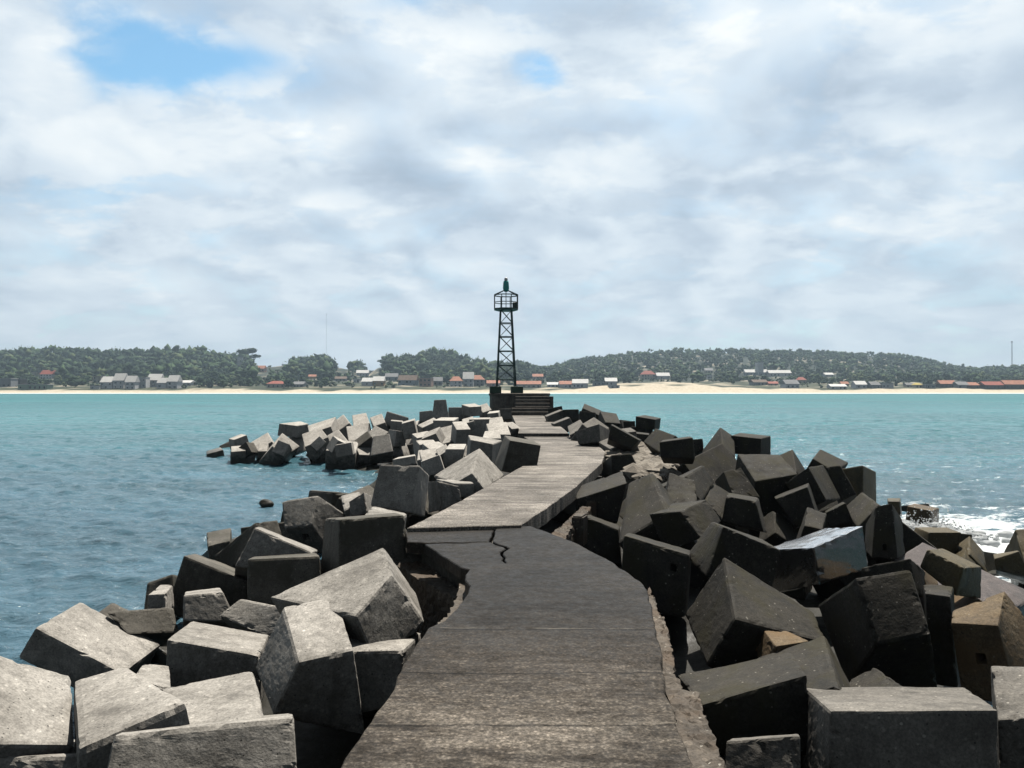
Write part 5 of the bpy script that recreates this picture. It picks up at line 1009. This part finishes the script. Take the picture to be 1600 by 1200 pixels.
HOUSES = [
 (-6, 16, 591, 605, 'grey', 'white', 'flat', 'long low grey house at the left picture edge on the shore'),
 (17, 33, 592, 603, 'dark', 'grey', 'flat', 'dark flat-roofed house near the left picture edge'),
 (27, 72, 600, 609, 'green', 'white', 'shed', 'long low greenish-white beach building near the left edge'),
 (62, 82, 578, 592, 'white', 'red', 'gable', 'white house with a red roof among trees above the greenish beach building'),
 (48, 58, 581, 587, 'cream', 'white', 'flat', 'pale small hut among trees left of the red-roofed white house'),
 (144, 158, 587, 598, 'cream', 'grey', 'flat', 'cream house beside the left end of the white terrace'),
 (140, 155, 602, 608, 'white', 'grey', 'flat', 'low whitish beach house in front of the cream one'),
 (156, 176, 588, 607, 'white', 'white', 'gable', 'white gabled unit at the left end of the white terrace'),
 (176, 194, 583, 607, 'white', 'white', 'gable', 'tall white gabled unit, second from the left in the white terrace'),
 (195, 211, 587, 608, 'white', 'white', 'gable', 'bright white unit in the middle left of the white terrace'),
 (213, 228, 589, 606, 'white', 'white', 'flat', 'white narrow unit in the middle of the white terrace'),
 (229, 250, 584, 605, 'white', 'white', 'gable', 'tall white gabled unit right of the middle of the white terrace'),
 (245, 260, 590, 607, 'white', 'white', 'gable', 'white gabled unit in the right half of the white terrace'),
 (261, 278, 586, 607, 'white', 'white', 'gable', 'taller white gabled unit near the right end of the white terrace'),
 (279, 299, 594, 602, 'white', 'white', 'gable', 'low white annexe at the right end of the white terrace'),
 (370, 378, 558, 571, 'white', 'white', 'tower', 'small white tower block below the tall umbrella pine'),
 (400, 413, 571, 581, 'pink', 'orange', 'gable', 'salmon house with orange roof on the slope left of the blue house'),
 (426, 437, 573, 579, 'white', 'white', 'flat', 'small white house just left of the blue house'),
 (440, 450, 569, 579, 'blue', 'grey', 'flat', 'bright blue house on the slope left of the beacon'),
 (400, 417, 582, 590, 'grey', 'grey', 'gable', 'grey house under the salmon one'),
 (415, 444, 595, 606, 'cream', 'red', 'hip', 'wide low house with a long red roof by the beach left of the beacon'),
 (457, 475, 596, 605, 'grey', 'grey', 'gable', 'grey house by the beach right of the long red roof'),
 (481, 493, 585, 592, 'orange', 'orange', 'gable', 'small orange house above the grey beach house'),
 (522, 540, 588, 596, 'grey', 'brown', 'gable', 'grey-brown house behind the beach midway to the beacon'),
 (529, 541, 577, 583, 'white', 'white', 'flat', 'small white house highest on the slope midway to the beacon'),
 (552, 562, 592, 598, 'white', 'white', 'flat', 'tiny white house by the beach left of the orange-walled house'),
 (556, 575, 578, 588, 'white', 'white', 'gable', 'bright white house above the orange-walled house'),
 (576, 592, 579, 589, 'bluegrey', 'grey', 'flat', 'blue-grey house right of the bright white house above the beach'),
 (565, 583, 590, 603, 'white', 'white', 'gable', 'white beach house with white roof left of the orange-walled house'),
 (582, 600, 588, 603, 'orange', 'white', 'gable', 'orange-walled beach house with a white roof'),
 (601, 621, 583, 595, 'grey', 'grey', 'gable', 'grey gabled house between the orange-walled and the long blue-grey house'),
 (622, 652, 586, 603, 'bluegrey', 'brown', 'gable', 'long blue-grey house by the beach left of the beacon'),
 (655, 675, 590, 604, 'pink', 'white', 'flat', 'salmon-pink house by the beach left of the beacon'),
 (676, 691, 589, 602, 'grey', 'grey', 'gable', 'grey house between the salmon-pink house and the orange-roofed one'),
 (702, 722, 588, 605, 'white', 'orange', 'hip', 'pale house with orange hipped roof near the beacon'),
 (723, 740, 581, 604, 'white', 'white', 'gable', 'tall white house beside the orange hipped roof near the beacon'),
 (731, 757, 586, 603, 'grey', 'orange', 'hip', 'grey-walled house with orange roof just left of the beacon'),
 (760, 781, 594, 604, 'pink', 'orange', 'gable', 'long low pink house seen just behind the beacon pedestals'),
 (804, 822, 595, 606, 'cream', 'orange', 'gable', 'cream house with orange roof first right of the beacon'),
 (823, 846, 595, 606, 'cream', 'orange', 'gable', 'wider cream house with orange roof second right of the beacon'),
 (832, 849, 584, 593, 'pink', 'orange', 'gable', 'small orange-roofed house on the slope right of the beacon'),
 (855, 874, 597, 605, 'white', 'white', 'gable', 'low white house right of the orange roofs'),
 (874, 894, 595, 606, 'white', 'orange', 'gable', 'white house with orange roof before the dune'),
 (895, 920, 592, 606, 'white', 'white', 'gable', 'white house with a peaked roof and orange side before the dune'),
 (927, 946, 595, 603, 'grey', 'grey', 'shed', 'low grey shed at the left foot of the dune'),
 (946, 965, 590, 602, 'white', 'white', 'gable', 'white house at the left foot of the dune'),
 (952, 968, 602, 606, 'white', 'white', 'shed', 'low white beach hut under the white house by the grey shed'),
 (1002, 1025, 579, 593, 'cream', 'red', 'hip', 'house with a steep red roof above the dune'),
 (1026, 1047, 582, 593, 'white', 'white', 'gable', 'white gabled house right of the steep red roof above the dune'),
 (1102, 1115, 575, 583, 'cream', 'grey', 'gable', 'pale house alone in the wood right of the red-roofed one'),
 (1106, 1113, 586, 592, 'white', 'white', 'flat', 'tiny white house under the pale lone house'),
 (1165, 1200, 577, 587, 'bluegrey', 'white', 'gable', 'long pale factory shed left of its tower'),
 (1183, 1193, 566, 587, 'white', 'white', 'tower', 'pale square factory tower on the right slope'),
 (1201, 1237, 578, 588, 'white', 'white', 'gable', 'white factory sheds right of the tower'),
 (1176, 1200, 593, 602, 'grey', 'brown', 'gable', 'grey gabled house by the beach below the factory'),
 (1202, 1217, 596, 603, 'pink', 'red', 'gable', 'small house with red roof below the factory sheds'),
 (1226, 1249, 593, 607, 'white', 'grey', 'gable', 'white house with grey roof by the beach right of the red-roofed small one'),
 (1247, 1261, 589, 600, 'cream', 'red', 'hip', 'cream house with red hipped roof just behind the white beach house'),
 (1289, 1303, 582, 589, 'white', 'white', 'gable', 'white house alone among trees on the right slope'),
 (1299, 1324, 600, 608, 'white', 'white', 'gable', 'long low white beach building on the right shore'),
 (1315, 1327, 596, 604, 'cream', 'orange', 'gable', 'small orange-roofed house behind the long low white building'),
 (1337, 1355, 595, 607, 'white', 'white', 'gable', 'bright white gabled house on the right shore'),
 (1360, 1376, 596, 607, 'grey', 'grey', 'gable', 'grey gabled house right of the bright white gabled one'),
 (1378, 1397, 598, 607, 'white', 'grey', 'flat', 'white house with dark openings right of the grey gabled house'),
 (1416, 1427, 598, 605, 'cream', 'grey', 'gable', 'small cream house left of the yellow roof'),
 (1430, 1442, 598, 606, 'cream', 'yellow', 'hip', 'small house with a yellow roof on the right shore'),
 (1448, 1463, 600, 607, 'grey', 'white', 'shed', 'grey shed right of the yellow roof'),
 (1471, 1495, 594, 606, 'dark', 'orange', 'gable', 'dark-walled house with orange roof on the right shore'),
 (1496, 1515, 596, 607, 'grey', 'grey', 'gable', 'grey house between two orange roofs on the right shore'),
 (1510, 1531, 597, 607, 'dark', 'orange', 'gable', 'low dark house with pale orange roof near the right edge'),
 (1537, 1570, 596, 608, 'dark', 'red', 'gable', 'long dark house with red roof near the right picture edge'),
 (1571, 1612, 594, 608, 'dark', 'orange', 'gable', 'long dark house with orange roof cut by the right picture edge'),
]
house_boxes = []
for hi, (u0, u1, vt, vb, wall, roof, kind, lab) in enumerate(HOUSES):
    tn_ = ((u0 + u1) / 2 - 800) / 1200
    y, z = ysolve(tn_, vb)
    w = (u1 - u0) / 1200 * y; h = max(2.2, (vb - vt) / 1200 * y); dp = max(6, min(w, 11))
    rs = random.Random(hi)
    e = empty('house' if kind != 'shed' else 'shed', (tn_ * y, y + dp / 2, z - .3), rs.uniform(-.12, .12)); tag(e, lab, 'house' if kind != 'shed' else 'shed')
    house_boxes.append((u0, u1, vt, vb, y))
    rh = {'flat': .35, 'shed': .5, 'gable': h * .48, 'hip': h * .42, 'slope': h * .3, 'tower': .3}[kind]
    wh = h - rh + .3
    bm = bmesh.new(); add_box(bm, (0, 0, wh / 2), (w * .94, dp, wh)); link('wall', bm_mesh('wall', bm), WALL[wall], e)
    bm = bmesh.new()
    W2, D2 = w / 2 + .15, dp / 2 + .35
    if kind in ('flat', 'shed', 'tower'):
        add_box(bm, (0, 0, wh + rh / 2), (w, dp + .4, rh))
    else:
        ins = {'gable': 0., 'hip': min(W2 * .55, D2), 'slope': 0}[kind]
        a = [bm.verts.new(p) for p in ((-W2, -D2, wh), (W2, -D2, wh), (W2, D2, wh), (-W2, D2, wh))]
        ry = 0 if kind != 'slope' else D2
        r0, r1 = bm.verts.new((-W2 + ins, ry, wh + rh)), bm.verts.new((W2 - ins, ry, wh + rh))
        for f in ((a[0], a[1], r1, r0), (a[2], a[3], r0, r1), (a[1], a[2], r1), (a[3], a[0], r0), (a[3], a[2], a[1], a[0])):
            try: bm.faces.new(f)
            except ValueError: pass
        bmesh.ops.recalc_face_normals(bm, faces=bm.faces[:])
    link('roof', bm_mesh('roof', bm), ROOF[roof], e)
    if kind != 'tower':
        nst = 2 if wh > 5.2 else 1
        nw = max(2, min(6, int(w / 3.2)))
        for s_ in range(nst):
            for k in range(nw):
                if rs.random() < .2: continue
                bm = bmesh.new(); ww = rs.choice((1.0, 1.4, 1.9)); wz = rs.choice((1.2, 1.5, 2.0))
                add_box(bm, (-w * .47 + (k + .5) * w * .94 / nw, -dp / 2 - .02, (s_ + .48) * wh / nst), (ww, .1, min(wz, wh / nst * .6)))
                link('window', bm_mesh('window', bm), M_win, e)

# ------------------------------------------------------------------ trees
def foliage(name, a, b_, hi):
    m, t, b = material(name)
    g = t.new('ShaderNodeNewGeometry').outputs['Position']
    oi = t.new('ShaderNodeObjectInfo').outputs['Random']
    f1 = t.noise(g, .11, 3, .6); f2 = t.noise(g, .8, 4, .7)
    c = t.mix(t.mapr(f1, .36, .64), a, b_)
    c = t.mix(t.mapr(f2, .5, .72), c, hi)
    t.put(b, 'Base Color', c); b.inputs['Roughness'].default_value = .85; b.inputs['Specular IOR Level'].default_value = .2
    return m
FOL = [foliage('foliage_dark', (.012, .030, .013), (.024, .050, .020), (.045, .08, .034)), foliage('foliage_mid', (.034, .070, .027), (.058, .104, .038), (.09, .135, .058)), foliage('foliage_light', (.060, .090, .032), (.095, .125, .045), (.14, .16, .075))]
M_trunk = plain('bark', (.09, .07, .055), .9)
def icos(sub):
    bm = bmesh.new(); bmesh.ops.create_icosphere(bm, subdivisions=sub, radius=1)
    bm.verts.index_update()
    V = np.array([v.co[:] for v in bm.verts]); F = np.array([[v.index for v in f.verts] for f in bm.faces]); bm.free(); return V, F
IV1, IF1 = icos(1); IV2, IF2 = icos(2)
def crown_arrays(rng, kind, lumps, leaves, V0, F0):
    """unit crown (height 1, base at z=0): displaced lumps plus loose leaf sprays"""
    VV, FF = [], []; n = 0
    for k in range(lumps):
        if kind == 'umbrella':
            a = rng.uniform(0, 6.28); r = .42 * math.sqrt(rng.uniform(0, 1)); c = np.array([r * math.cos(a), r * math.sin(a), .82 + rng.normal() * .04]); s = np.array([.2, .2, .1]) * rng.uniform(.7, 1.2)
        elif kind == 'column':
            z = rng.uniform(.15, .9); c = np.array([rng.normal() * .06, rng.normal() * .06, z]); s = np.array([.17, .17, .2]) * (1.15 - z) * rng.uniform(.8, 1.3)
        else:
            a = rng.uniform(0, 6.28); z = rng.uniform(.25, .82); r = .30 * math.sin(math.pi * min(1, z * 1.02)) * math.sqrt(rng.uniform(.1, 1)); c = np.array([r * math.cos(a), r * math.sin(a), z]); s = np.array([.22, .22, .18]) * rng.uniform(.65, 1.25)
        v = V0 * (1 + rng.normal(size=(len(V0), 1)) * .17) * s + c
        VV.append(v); FF.append(F0 + n); n += len(v)
    V = np.concatenate(VV); F = np.concatenate(FF)
    if leaves:
        base = V[rng.integers(0, len(V), leaves)]
        c = base + rng.normal(size=(leaves, 3)) * .035
        d1 = rng.normal(size=(leaves, 3)); d2 = rng.normal(size=(leaves, 3))
        d1 *= .045 / np.linalg.norm(d1, axis=1)[:, None]; d2 *= .04 / np.linalg.norm(d2, axis=1)[:, None]
        L = np.stack([c - d1, c + d1, c + d2], 1).reshape(-1, 3)
        V = np.concatenate([V, L]); F = np.concatenate([F, (np.arange(leaves * 3) + n).reshape(-1, 3)])
    return V, F
rngt = np.random.default_rng(8)
def free(u, v_top, y, m=4):
    for (u0, u1, vt, vb, yh) in house_boxes:
        if u0 - m < u < u1 + m and y < yh + 8 and v_top < vb - 2.5: return False
    return True
# single trees one can tell apart
PROTO = []
for kd in ('round', 'round', 'column', 'umbrella'):
    V, F = crown_arrays(rngt, kd, 16 if kd == 'round' else 14, 420, IV2, IF2)
    PROTO.append(fast_mesh('crown', V, F))
TR = []
for k in range(3):
    bm = bmesh.new(); add_lathe(bm, (0, 0, 0), [(.035, -.06), (.026, .25), (.018, .55), (.01, .8)], 7); TR.append(bm_mesh('trunk', bm))
TREE_LABEL = {0: 'dark round-crowned tree standing among the houses on the far shore', 1: 'mid-green bushy tree standing among the houses on the far shore', 2: 'slender dark conifer rising among the houses on the far shore'}
protos = {}
def single_tree(kd, x, y, hgt, fol, label, group):
    z = float(ground(np.array(x), np.array(y)))
    key = (kd, fol)
    if key not in protos:
        me = PROTO[kd] if not PROTO[kd].materials else PROTO[kd].copy()
        me.materials.clear(); me.materials.append(FOL[fol])
        tm = TR[kd % 3] if not TR[kd % 3].materials else TR[kd % 3].copy()
        tm.materials.clear(); tm.materials.append(M_trunk)
        protos[key] = (me, tm)
    e = empty('tree' if kd != 3 else 'pine_tree', (x, y, z - .3), random.uniform(0, 6.28)); e.scale = (hgt * random.uniform(.85, 1.25), hgt * random.uniform(.85, 1.25), hgt)
    tag(e, label, 'tree', group)
    for nm, me in zip(('crown', 'trunk'), protos[key]):
        o = bpy.data.objects.new(nm, me); COL.objects.link(o); o.parent = e
def at_px(u, y): return (u - 800) / 1200 * y
single_tree(3, at_px(384, 1040), 1040, 25, 0, 'tall umbrella pine with flat crown rising above the wood left of the beacon', None)
single_tree(3, at_px(397, 1075), 1075, 17, 0, 'second umbrella pine with flat crown, right beside the tallest one', None)
cnt = 0; used = []
while cnt < 125:
    u = rngt.uniform(-30, 1630); y = rngt.uniform(640, 800)
    if 905 < u < 1190 and y < 715: continue
    kd = int(rngt.choice([0, 1, 1, 0, 2])); hgt = {0: rngt.uniform(6, 11), 1: rngt.uniform(4.5, 8.5), 2: rngt.uniform(7, 12)}[kd]
    if u > 840: hgt *= .72
    z = float(ground(np.array(at_px(u, y)), np.array(y)))
    vt = 608.6 - 1200 * (z + hgt - CAMZ) / y
    if not free(u, vt, y): continue
    if any(abs(u - a) < 6 and abs(y - b) < 30 for a, b in used): continue
    used.append((u, y)); cnt += 1
    fol = {0: 0, 1: int(rngt.choice([1, 1, 2])), 2: 0}[kd]
    single_tree(kd, at_px(u, y), y, hgt, fol, TREE_LABEL[kd], ['dark round trees among the far houses', 'bushy green trees among the far houses', 'slender conifers among the far houses'][kd])
# the wood on the hills: one mass
small = [crown_arrays(rngt, k, n, lv, IV1, IF1) for k, n, lv in (('round', 5, 30), ('round', 6, 30), ('round', 4, 25), ('column', 4, 20), ('umbrella', 6, 20))]
VV, FF, MI = [], [], []; nn = 0; cnt = 0; tries = 0
while cnt < 7600 and tries < 90000:
    tries += 1
    u = rngt.uniform(-180, 1780); tn_ = (u - 800) / 1200
    yr = float(ridge(np.array(tn_))[0])
    y = 634 + (yr + 30 - 634) * rngt.uniform(0, 1) ** .72
    x = tn_ * y; z = float(ground(np.array(x), np.array(y)))
    left = u < 820
    if 900 < u < 1200 and y < 730: continue
    hgt = rngt.uniform(8, 15) if left else rngt.uniform(5, 9.5)
    if y < 760: hgt *= .5
    elif left: hgt *= rngt.choice([.55, .75, 1, 1.35])
    else: hgt *= rngt.choice([.7, 1, 1.25])
    if noise.noise(Vector((x * .02, y * .02, 7))) < -.3 and y < 850: continue
    if not free(u, 608.6 - 1200 * (z + hgt - CAMZ) / y, y, 7):
        hgt *= .42
        if not free(u, 608.6 - 1200 * (z + hgt - CAMZ) / y, y, 4): continue
    k = int(rngt.choice([0, 1, 2, 3, 4], p=[.33, .3, .25, .08, .04]))
    V, F = small[k]
    a = rngt.uniform(0, 6.28); ca, sa2 = math.cos(a), math.sin(a)
    wd = hgt * rngt.uniform(.75, 1.5)
    V = V * (1 + rngt.normal(size=V.shape) * .10)
    P = np.stack([(V[:, 0] * ca - V[:, 1] * sa2) * wd + x, (V[:, 0] * sa2 + V[:, 1] * ca) * wd + y, V[:, 2] * hgt + z - hgt * .12], -1)
    VV.append(P); FF.append(F + nn); nn += len(P)
    tone = noise.noise(Vector((x * .012, y * .012, 1)))
    fol = 0 if tone + rngt.normal() * .3 < (.02 if left else -.05) else (1 if rngt.random() < .7 else 2)
    MI.append(np.full(len(F), fol)); cnt += 1
me = fast_mesh('woodland', np.concatenate(VV), np.concatenate(FF), np.concatenate(MI))
o = link('woodland', me, FOL); tag(o, kind='stuff')

# masts on the skyline
M_mast = plain('mast_steel', (.42, .45, .47), .5)
for u, vt, vb, y, wd, lab in ((1581, 533, 574, 1380, .75, 'tall pale lattice radio mast on the skyline at the right of the photo'), (510, 490, 558, 1140, .13, 'very thin pale mast on the skyline left of the beacon')):
    x = at_px(u, y); z = float(ground(np.array(x), np.array(y))); zt_ = CAMZ + (608.6 - vt) / 1200 * y
    e = empty('radio_mast', (x, y, z)); tag(e, lab, 'radio mast')
    hgt = zt_ - z
    bm = bmesh.new()
    for sx, sy in ((-1, -1), (1, -1), (0, 1)): add_bar(bm, (sx * wd, sy * wd, 0), (sx * wd * .5, sy * wd * .5, hgt), wd * .5)
    for k in range(12): add_bar(bm, (-wd * .8, -wd * .8, k * hgt / 12), (wd * .8, -wd * .8, (k + 1) * hgt / 12), wd * .3)
    link('mast_frame', bm_mesh('mast_frame', bm), M_mast, e)
    bm = bmesh.new(); add_lathe(bm, (0, 0, hgt), [(wd * 1.6, -2.2), (wd * 2.2, -1.2), (wd * 1.2, 0)], 8); link('antenna', bm_mesh('antenna', bm), M_mast, e)

# ------------------------------------------------------------------ haze
HAZE = 0.00022
if HAZE:
    bm = bmesh.new(); add_box(bm, (0, 700, 63), (3600, 3000, 134))
    m = bpy.data.materials.new('haze'); m.use_nodes = True; nt = m.node_tree; nt.nodes.clear()
    out = nt.nodes.new('ShaderNodeOutputMaterial'); v = nt.nodes.new('ShaderNodeVolumePrincipled')
    v.inputs['Color'].default_value = (.66, .85, 1, 1); v.inputs['Density'].default_value = HAZE; v.inputs['Anisotropy'].default_value = .3
    nt.links.new(v.outputs[0], out.inputs['Volume'])
    o = link('haze', bm_mesh('haze', bm), m); tag(o, kind='stuff')
    m.cycles.homogeneous_volume = True if hasattr(m.cycles, 'homogeneous_volume') else None

# ------------------------------------------------------------------ sky and sun
SUN_EL, SUN_AZ = math.radians(64), math.radians(18)
w = bpy.data.worlds.new('World'); scene.world = w; w.use_nodes = True
t = NT(w.node_tree); bg = t.n['Background']
nish = t.new('ShaderNodeTexSky', sky_type='NISHITA'); nish.sun_disc = False; nish.sun_elevation = SUN_EL; nish.sun_rotation = SUN_AZ; nish.air_density = 1.0; nish.dust_density = .6; nish.ozone_density = 1.5
dirv = t.vmath('NORMALIZE', t.new('ShaderNodeTexCoord').outputs['Generated'])
sx = t.new('ShaderNodeSeparateXYZ'); t.l.new(dirv, sx.inputs[0]); dx, dy, dz = sx.outputs
den = t.math('ADD', t.math('MAXIMUM', dz, 0), .30)
cx = t.new('ShaderNodeCombineXYZ'); t.put(cx, 0, t.math('DIVIDE', dx, den)); t.put(cx, 1, t.math('DIVIDE', dy, den)); p = cx.outputs[0]
wn = t.new('ShaderNodeTexNoise'); t.put(wn, 'Vector', p); t.put(wn, 'Scale', 3.2); t.put(wn, 'Detail', 5)
wv = t.vmath('SUBTRACT', wn.outputs['Color'], (.5, .5, .5))
pw = t.vmath('ADD', p, t.vmath('MULTIPLY', wv, (.12, .12, .12)))
nA = t.noise(pw, 1.7, 9, .52)
pq = t.vmath('ADD', p, t.vmath('MULTIPLY', wv, (.12, .12, .12)))
def puff(off):
    vn = t.new('ShaderNodeTexNoise', noise_type='RIDGED_MULTIFRACTAL'); vn.normalize = True
    t.put(vn, 'Vector', t.vmath('ADD', t.mapping(pq, (1, .8, 1)), off)); t.put(vn, 'Scale', 3.3); t.put(vn, 'Detail', 6); t.put(vn, 'Roughness', .5); t.put(vn, 'Lacunarity', 2.1); t.put(vn, 'Offset', .9); t.put(vn, 'Gain', 1.2)
    return t.math('SUBTRACT', 1, vn.outputs[0])
q0 = puff((5.3, 2.1, 0)); q1 = puff((5.26, 2.165, 0))
nC = t.noise(t.vmath('ADD', pq, (2.3, 7.1, 0)), 4.4, 10, .60)
nD = t.noise(t.vmath('ADD', t.mapping(pq, (1, 1.35, 1)), (8.3, 3.7, 0)), 2.9, 11, .60)
pf = t.mapr(nD, .46, .58, -.5, .5, True)
relief = t.math('SUBTRACT', q0, q1)
nB = t.mapr(q0, .2, .9, .2, .8)
ws = t.new('ShaderNodeSeparateXYZ'); t.l.new(wv, ws.inputs[0])
az = t.math('ADD', t.math('ARCTAN2', dx, dy), t.math('MULTIPLY', ws.outputs[0], .16))
el = t.math('ADD', t.math('ARCSINE', dz), t.math('MULTIPLY', ws.outputs[1], .12))
def blob(u, v, su_, sv_, amp):
    a = math.atan((u - 800) / 1200); e = math.atan((608.6 - v) / math.hypot(1200, u - 800))
    ax = t.math('POWER', t.math('MULTIPLY', t.math('SUBTRACT', az, a), 1200 / su_), 2)
    ex = t.math('POWER', t.math('MULTIPLY', t.math('SUBTRACT', el, e), 1200 / sv_), 2)
    return t.math('MULTIPLY', t.math('EXPONENT', t.math('MULTIPLY', t.math('ADD', ax, ex), -1)), amp)
def total_of(vals):
    r = vals[0]
    for q in vals[1:]: r = t.math('ADD', r, q)
    return r
def total(items):
    r = None
    for it in items:
        q = blob(*it); r = q if r is None else t.math('ADD', r, q)
    return r
HOLES = [(235, 75, 130, 48, 1.15), (330, 60, 90, 35, .6), (200, 140, 90, 45, .5), (380, 95, 110, 30, .35), (832, 124, 42, 20, .9), (640, 2, 90, 18, .5), (20, 85, 75, 60, -.9), (120, 300, 110, 60, .25)]
BRIGHT = [(60, 85, 55, 55, .30), (350, 110, 90, 60, .10), (620, 95, 160, 45, .26), (680, 140, 80, 40, .16), (470, 190, 140, 35, .26), (90, 210, 60, 40, .14), (200, 250, 110, 45, .14), (715, 245, 55, 32, .30), (1250, 5, 180, 50, .34), (1110, 110, 80, 60, .28), (1010, 235, 200, 45, .24), (470, 325, 110, 25, .14), (1550, 20, 90, 50, .2), (400, 410, 260, 40, .08), (1480, 290, 120, 40, .08), (1200, 330, 90, 25, .12),
 (500, 115, 90, 35, -.14), (520, 275, 170, 36, -.22), (300, 165, 60, 30, -.14), (1450, 120, 230, 60, -.22), (1380, 180, 260, 45, -.12), (820, 345, 220, 25, -.14), (100, 350, 200, 60, -.10), (1000, 180, 160, 25, -.10), (950, 380, 260, 25, -.10), (1300, 400, 380, 40, -.04), (560, 440, 200, 20, -.06), (700, 205, 50, 25, -.12)]
ragged = total_of([t.math('MULTIPLY', t.math('SUBTRACT', nB, .5), -.3), t.math('MULTIPLY', t.math('SUBTRACT', nC, .5), 1.0), t.math('MULTIPLY', pf, -.38)])
cover = t.math('SUBTRACT', 1, t.mapr(t.math('ADD', total(HOLES), ragged), .08, 1.25, 0, 1, True))
low = t.mapr(dz, .0, .20, 1, 0, True)
br = t.math('ADD', .56, t.math('ADD', t.math('MULTIPLY', t.math('SUBTRACT', nA, .5), .55), t.math('ADD', t.math('MULTIPLY', t.math('SUBTRACT', nB, .5), .10), t.math('MULTIPLY', t.math('SUBTRACT', nC, .5), .50))))
br = t.math('ADD', br, t.math('ADD', t.math('MULTIPLY', relief, .2), t.math('MULTIPLY', pf, .16)))
br = t.math('ADD', br, total(BRIGHT))
br = t.math('ADD', t.math('MULTIPLY', br, t.math('SUBTRACT', 1, t.math('MULTIPLY', low, .7))), t.math('MULTIPLY', low, .7 * .50))
cl = t.ramp(t.mapr(br, .1, .95), [(0, (.40, .49, .60)), (.32, (.535, .635, .745)), (.6, (.71, .80, .88)), (1, (.95, .99, 1.0))])
# clouds dimmed out of view, behind and overhead, to lower fill on camera-facing faces
fill_dim = t.math('MULTIPLY', t.mapr(dy, .72, .05, 1, .26, True), t.mapr(dz, .50, .92, 1, .3, True))
clv = t.new('ShaderNodeVectorMath', operation='SCALE'); t.l.new(cl, clv.inputs[0]); t.put(clv, 'Scale', t.math('MULTIPLY', fill_dim, 10 * .84))
blu = t.new('ShaderNodeVectorMath', operation='MULTIPLY'); t.l.new(nish.outputs[0], blu.inputs[0]); blu.inputs[1].default_value = (1.0, 1.35, 1.3)
fin = t.mix(cover, blu.outputs[0], clv.outputs[0])
t.l.new(fin, bg.inputs['Color']); bg.inputs['Strength'].default_value = .1

sd = bpy.data.lights.new('sun', 'SUN'); sd.energy = 5.0; sd.angle = math.radians(.5); sd.color = (1, .95, .87)
so = bpy.data.objects.new('sun', sd); COL.objects.link(so)
so.rotation_euler = Vector((-math.sin(SUN_AZ) * math.cos(SUN_EL), -math.cos(SUN_AZ) * math.cos(SUN_EL), -math.sin(SUN_EL))).to_track_quat('-Z', 'Y').to_euler()
so.location = (20, 60, 100)

# ------------------------------------------------------------------ camera and render
cd = bpy.data.cameras.new('camera'); cam = bpy.data.objects.new('camera', cd); COL.objects.link(cam)
cam.location = (0, 0, CAMZ); cam.rotation_euler = (math.radians(90), 0, 0)
cd.sensor_width = 36; cd.lens = 27; cd.shift_y = 8.6 / 1600; cd.clip_start = .1; cd.clip_end = 20000
scene.camera = cam
vs = scene.view_settings; vs.view_transform = 'Standard'; vs.look = 'None'; vs.exposure = .3; vs.gamma = 1
scene.cycles.use_denoising = True
scene.cycles.max_bounces = 6
scene.cycles.diffuse_bounces = 0
scene.cycles.sample_clamp_indirect = 4
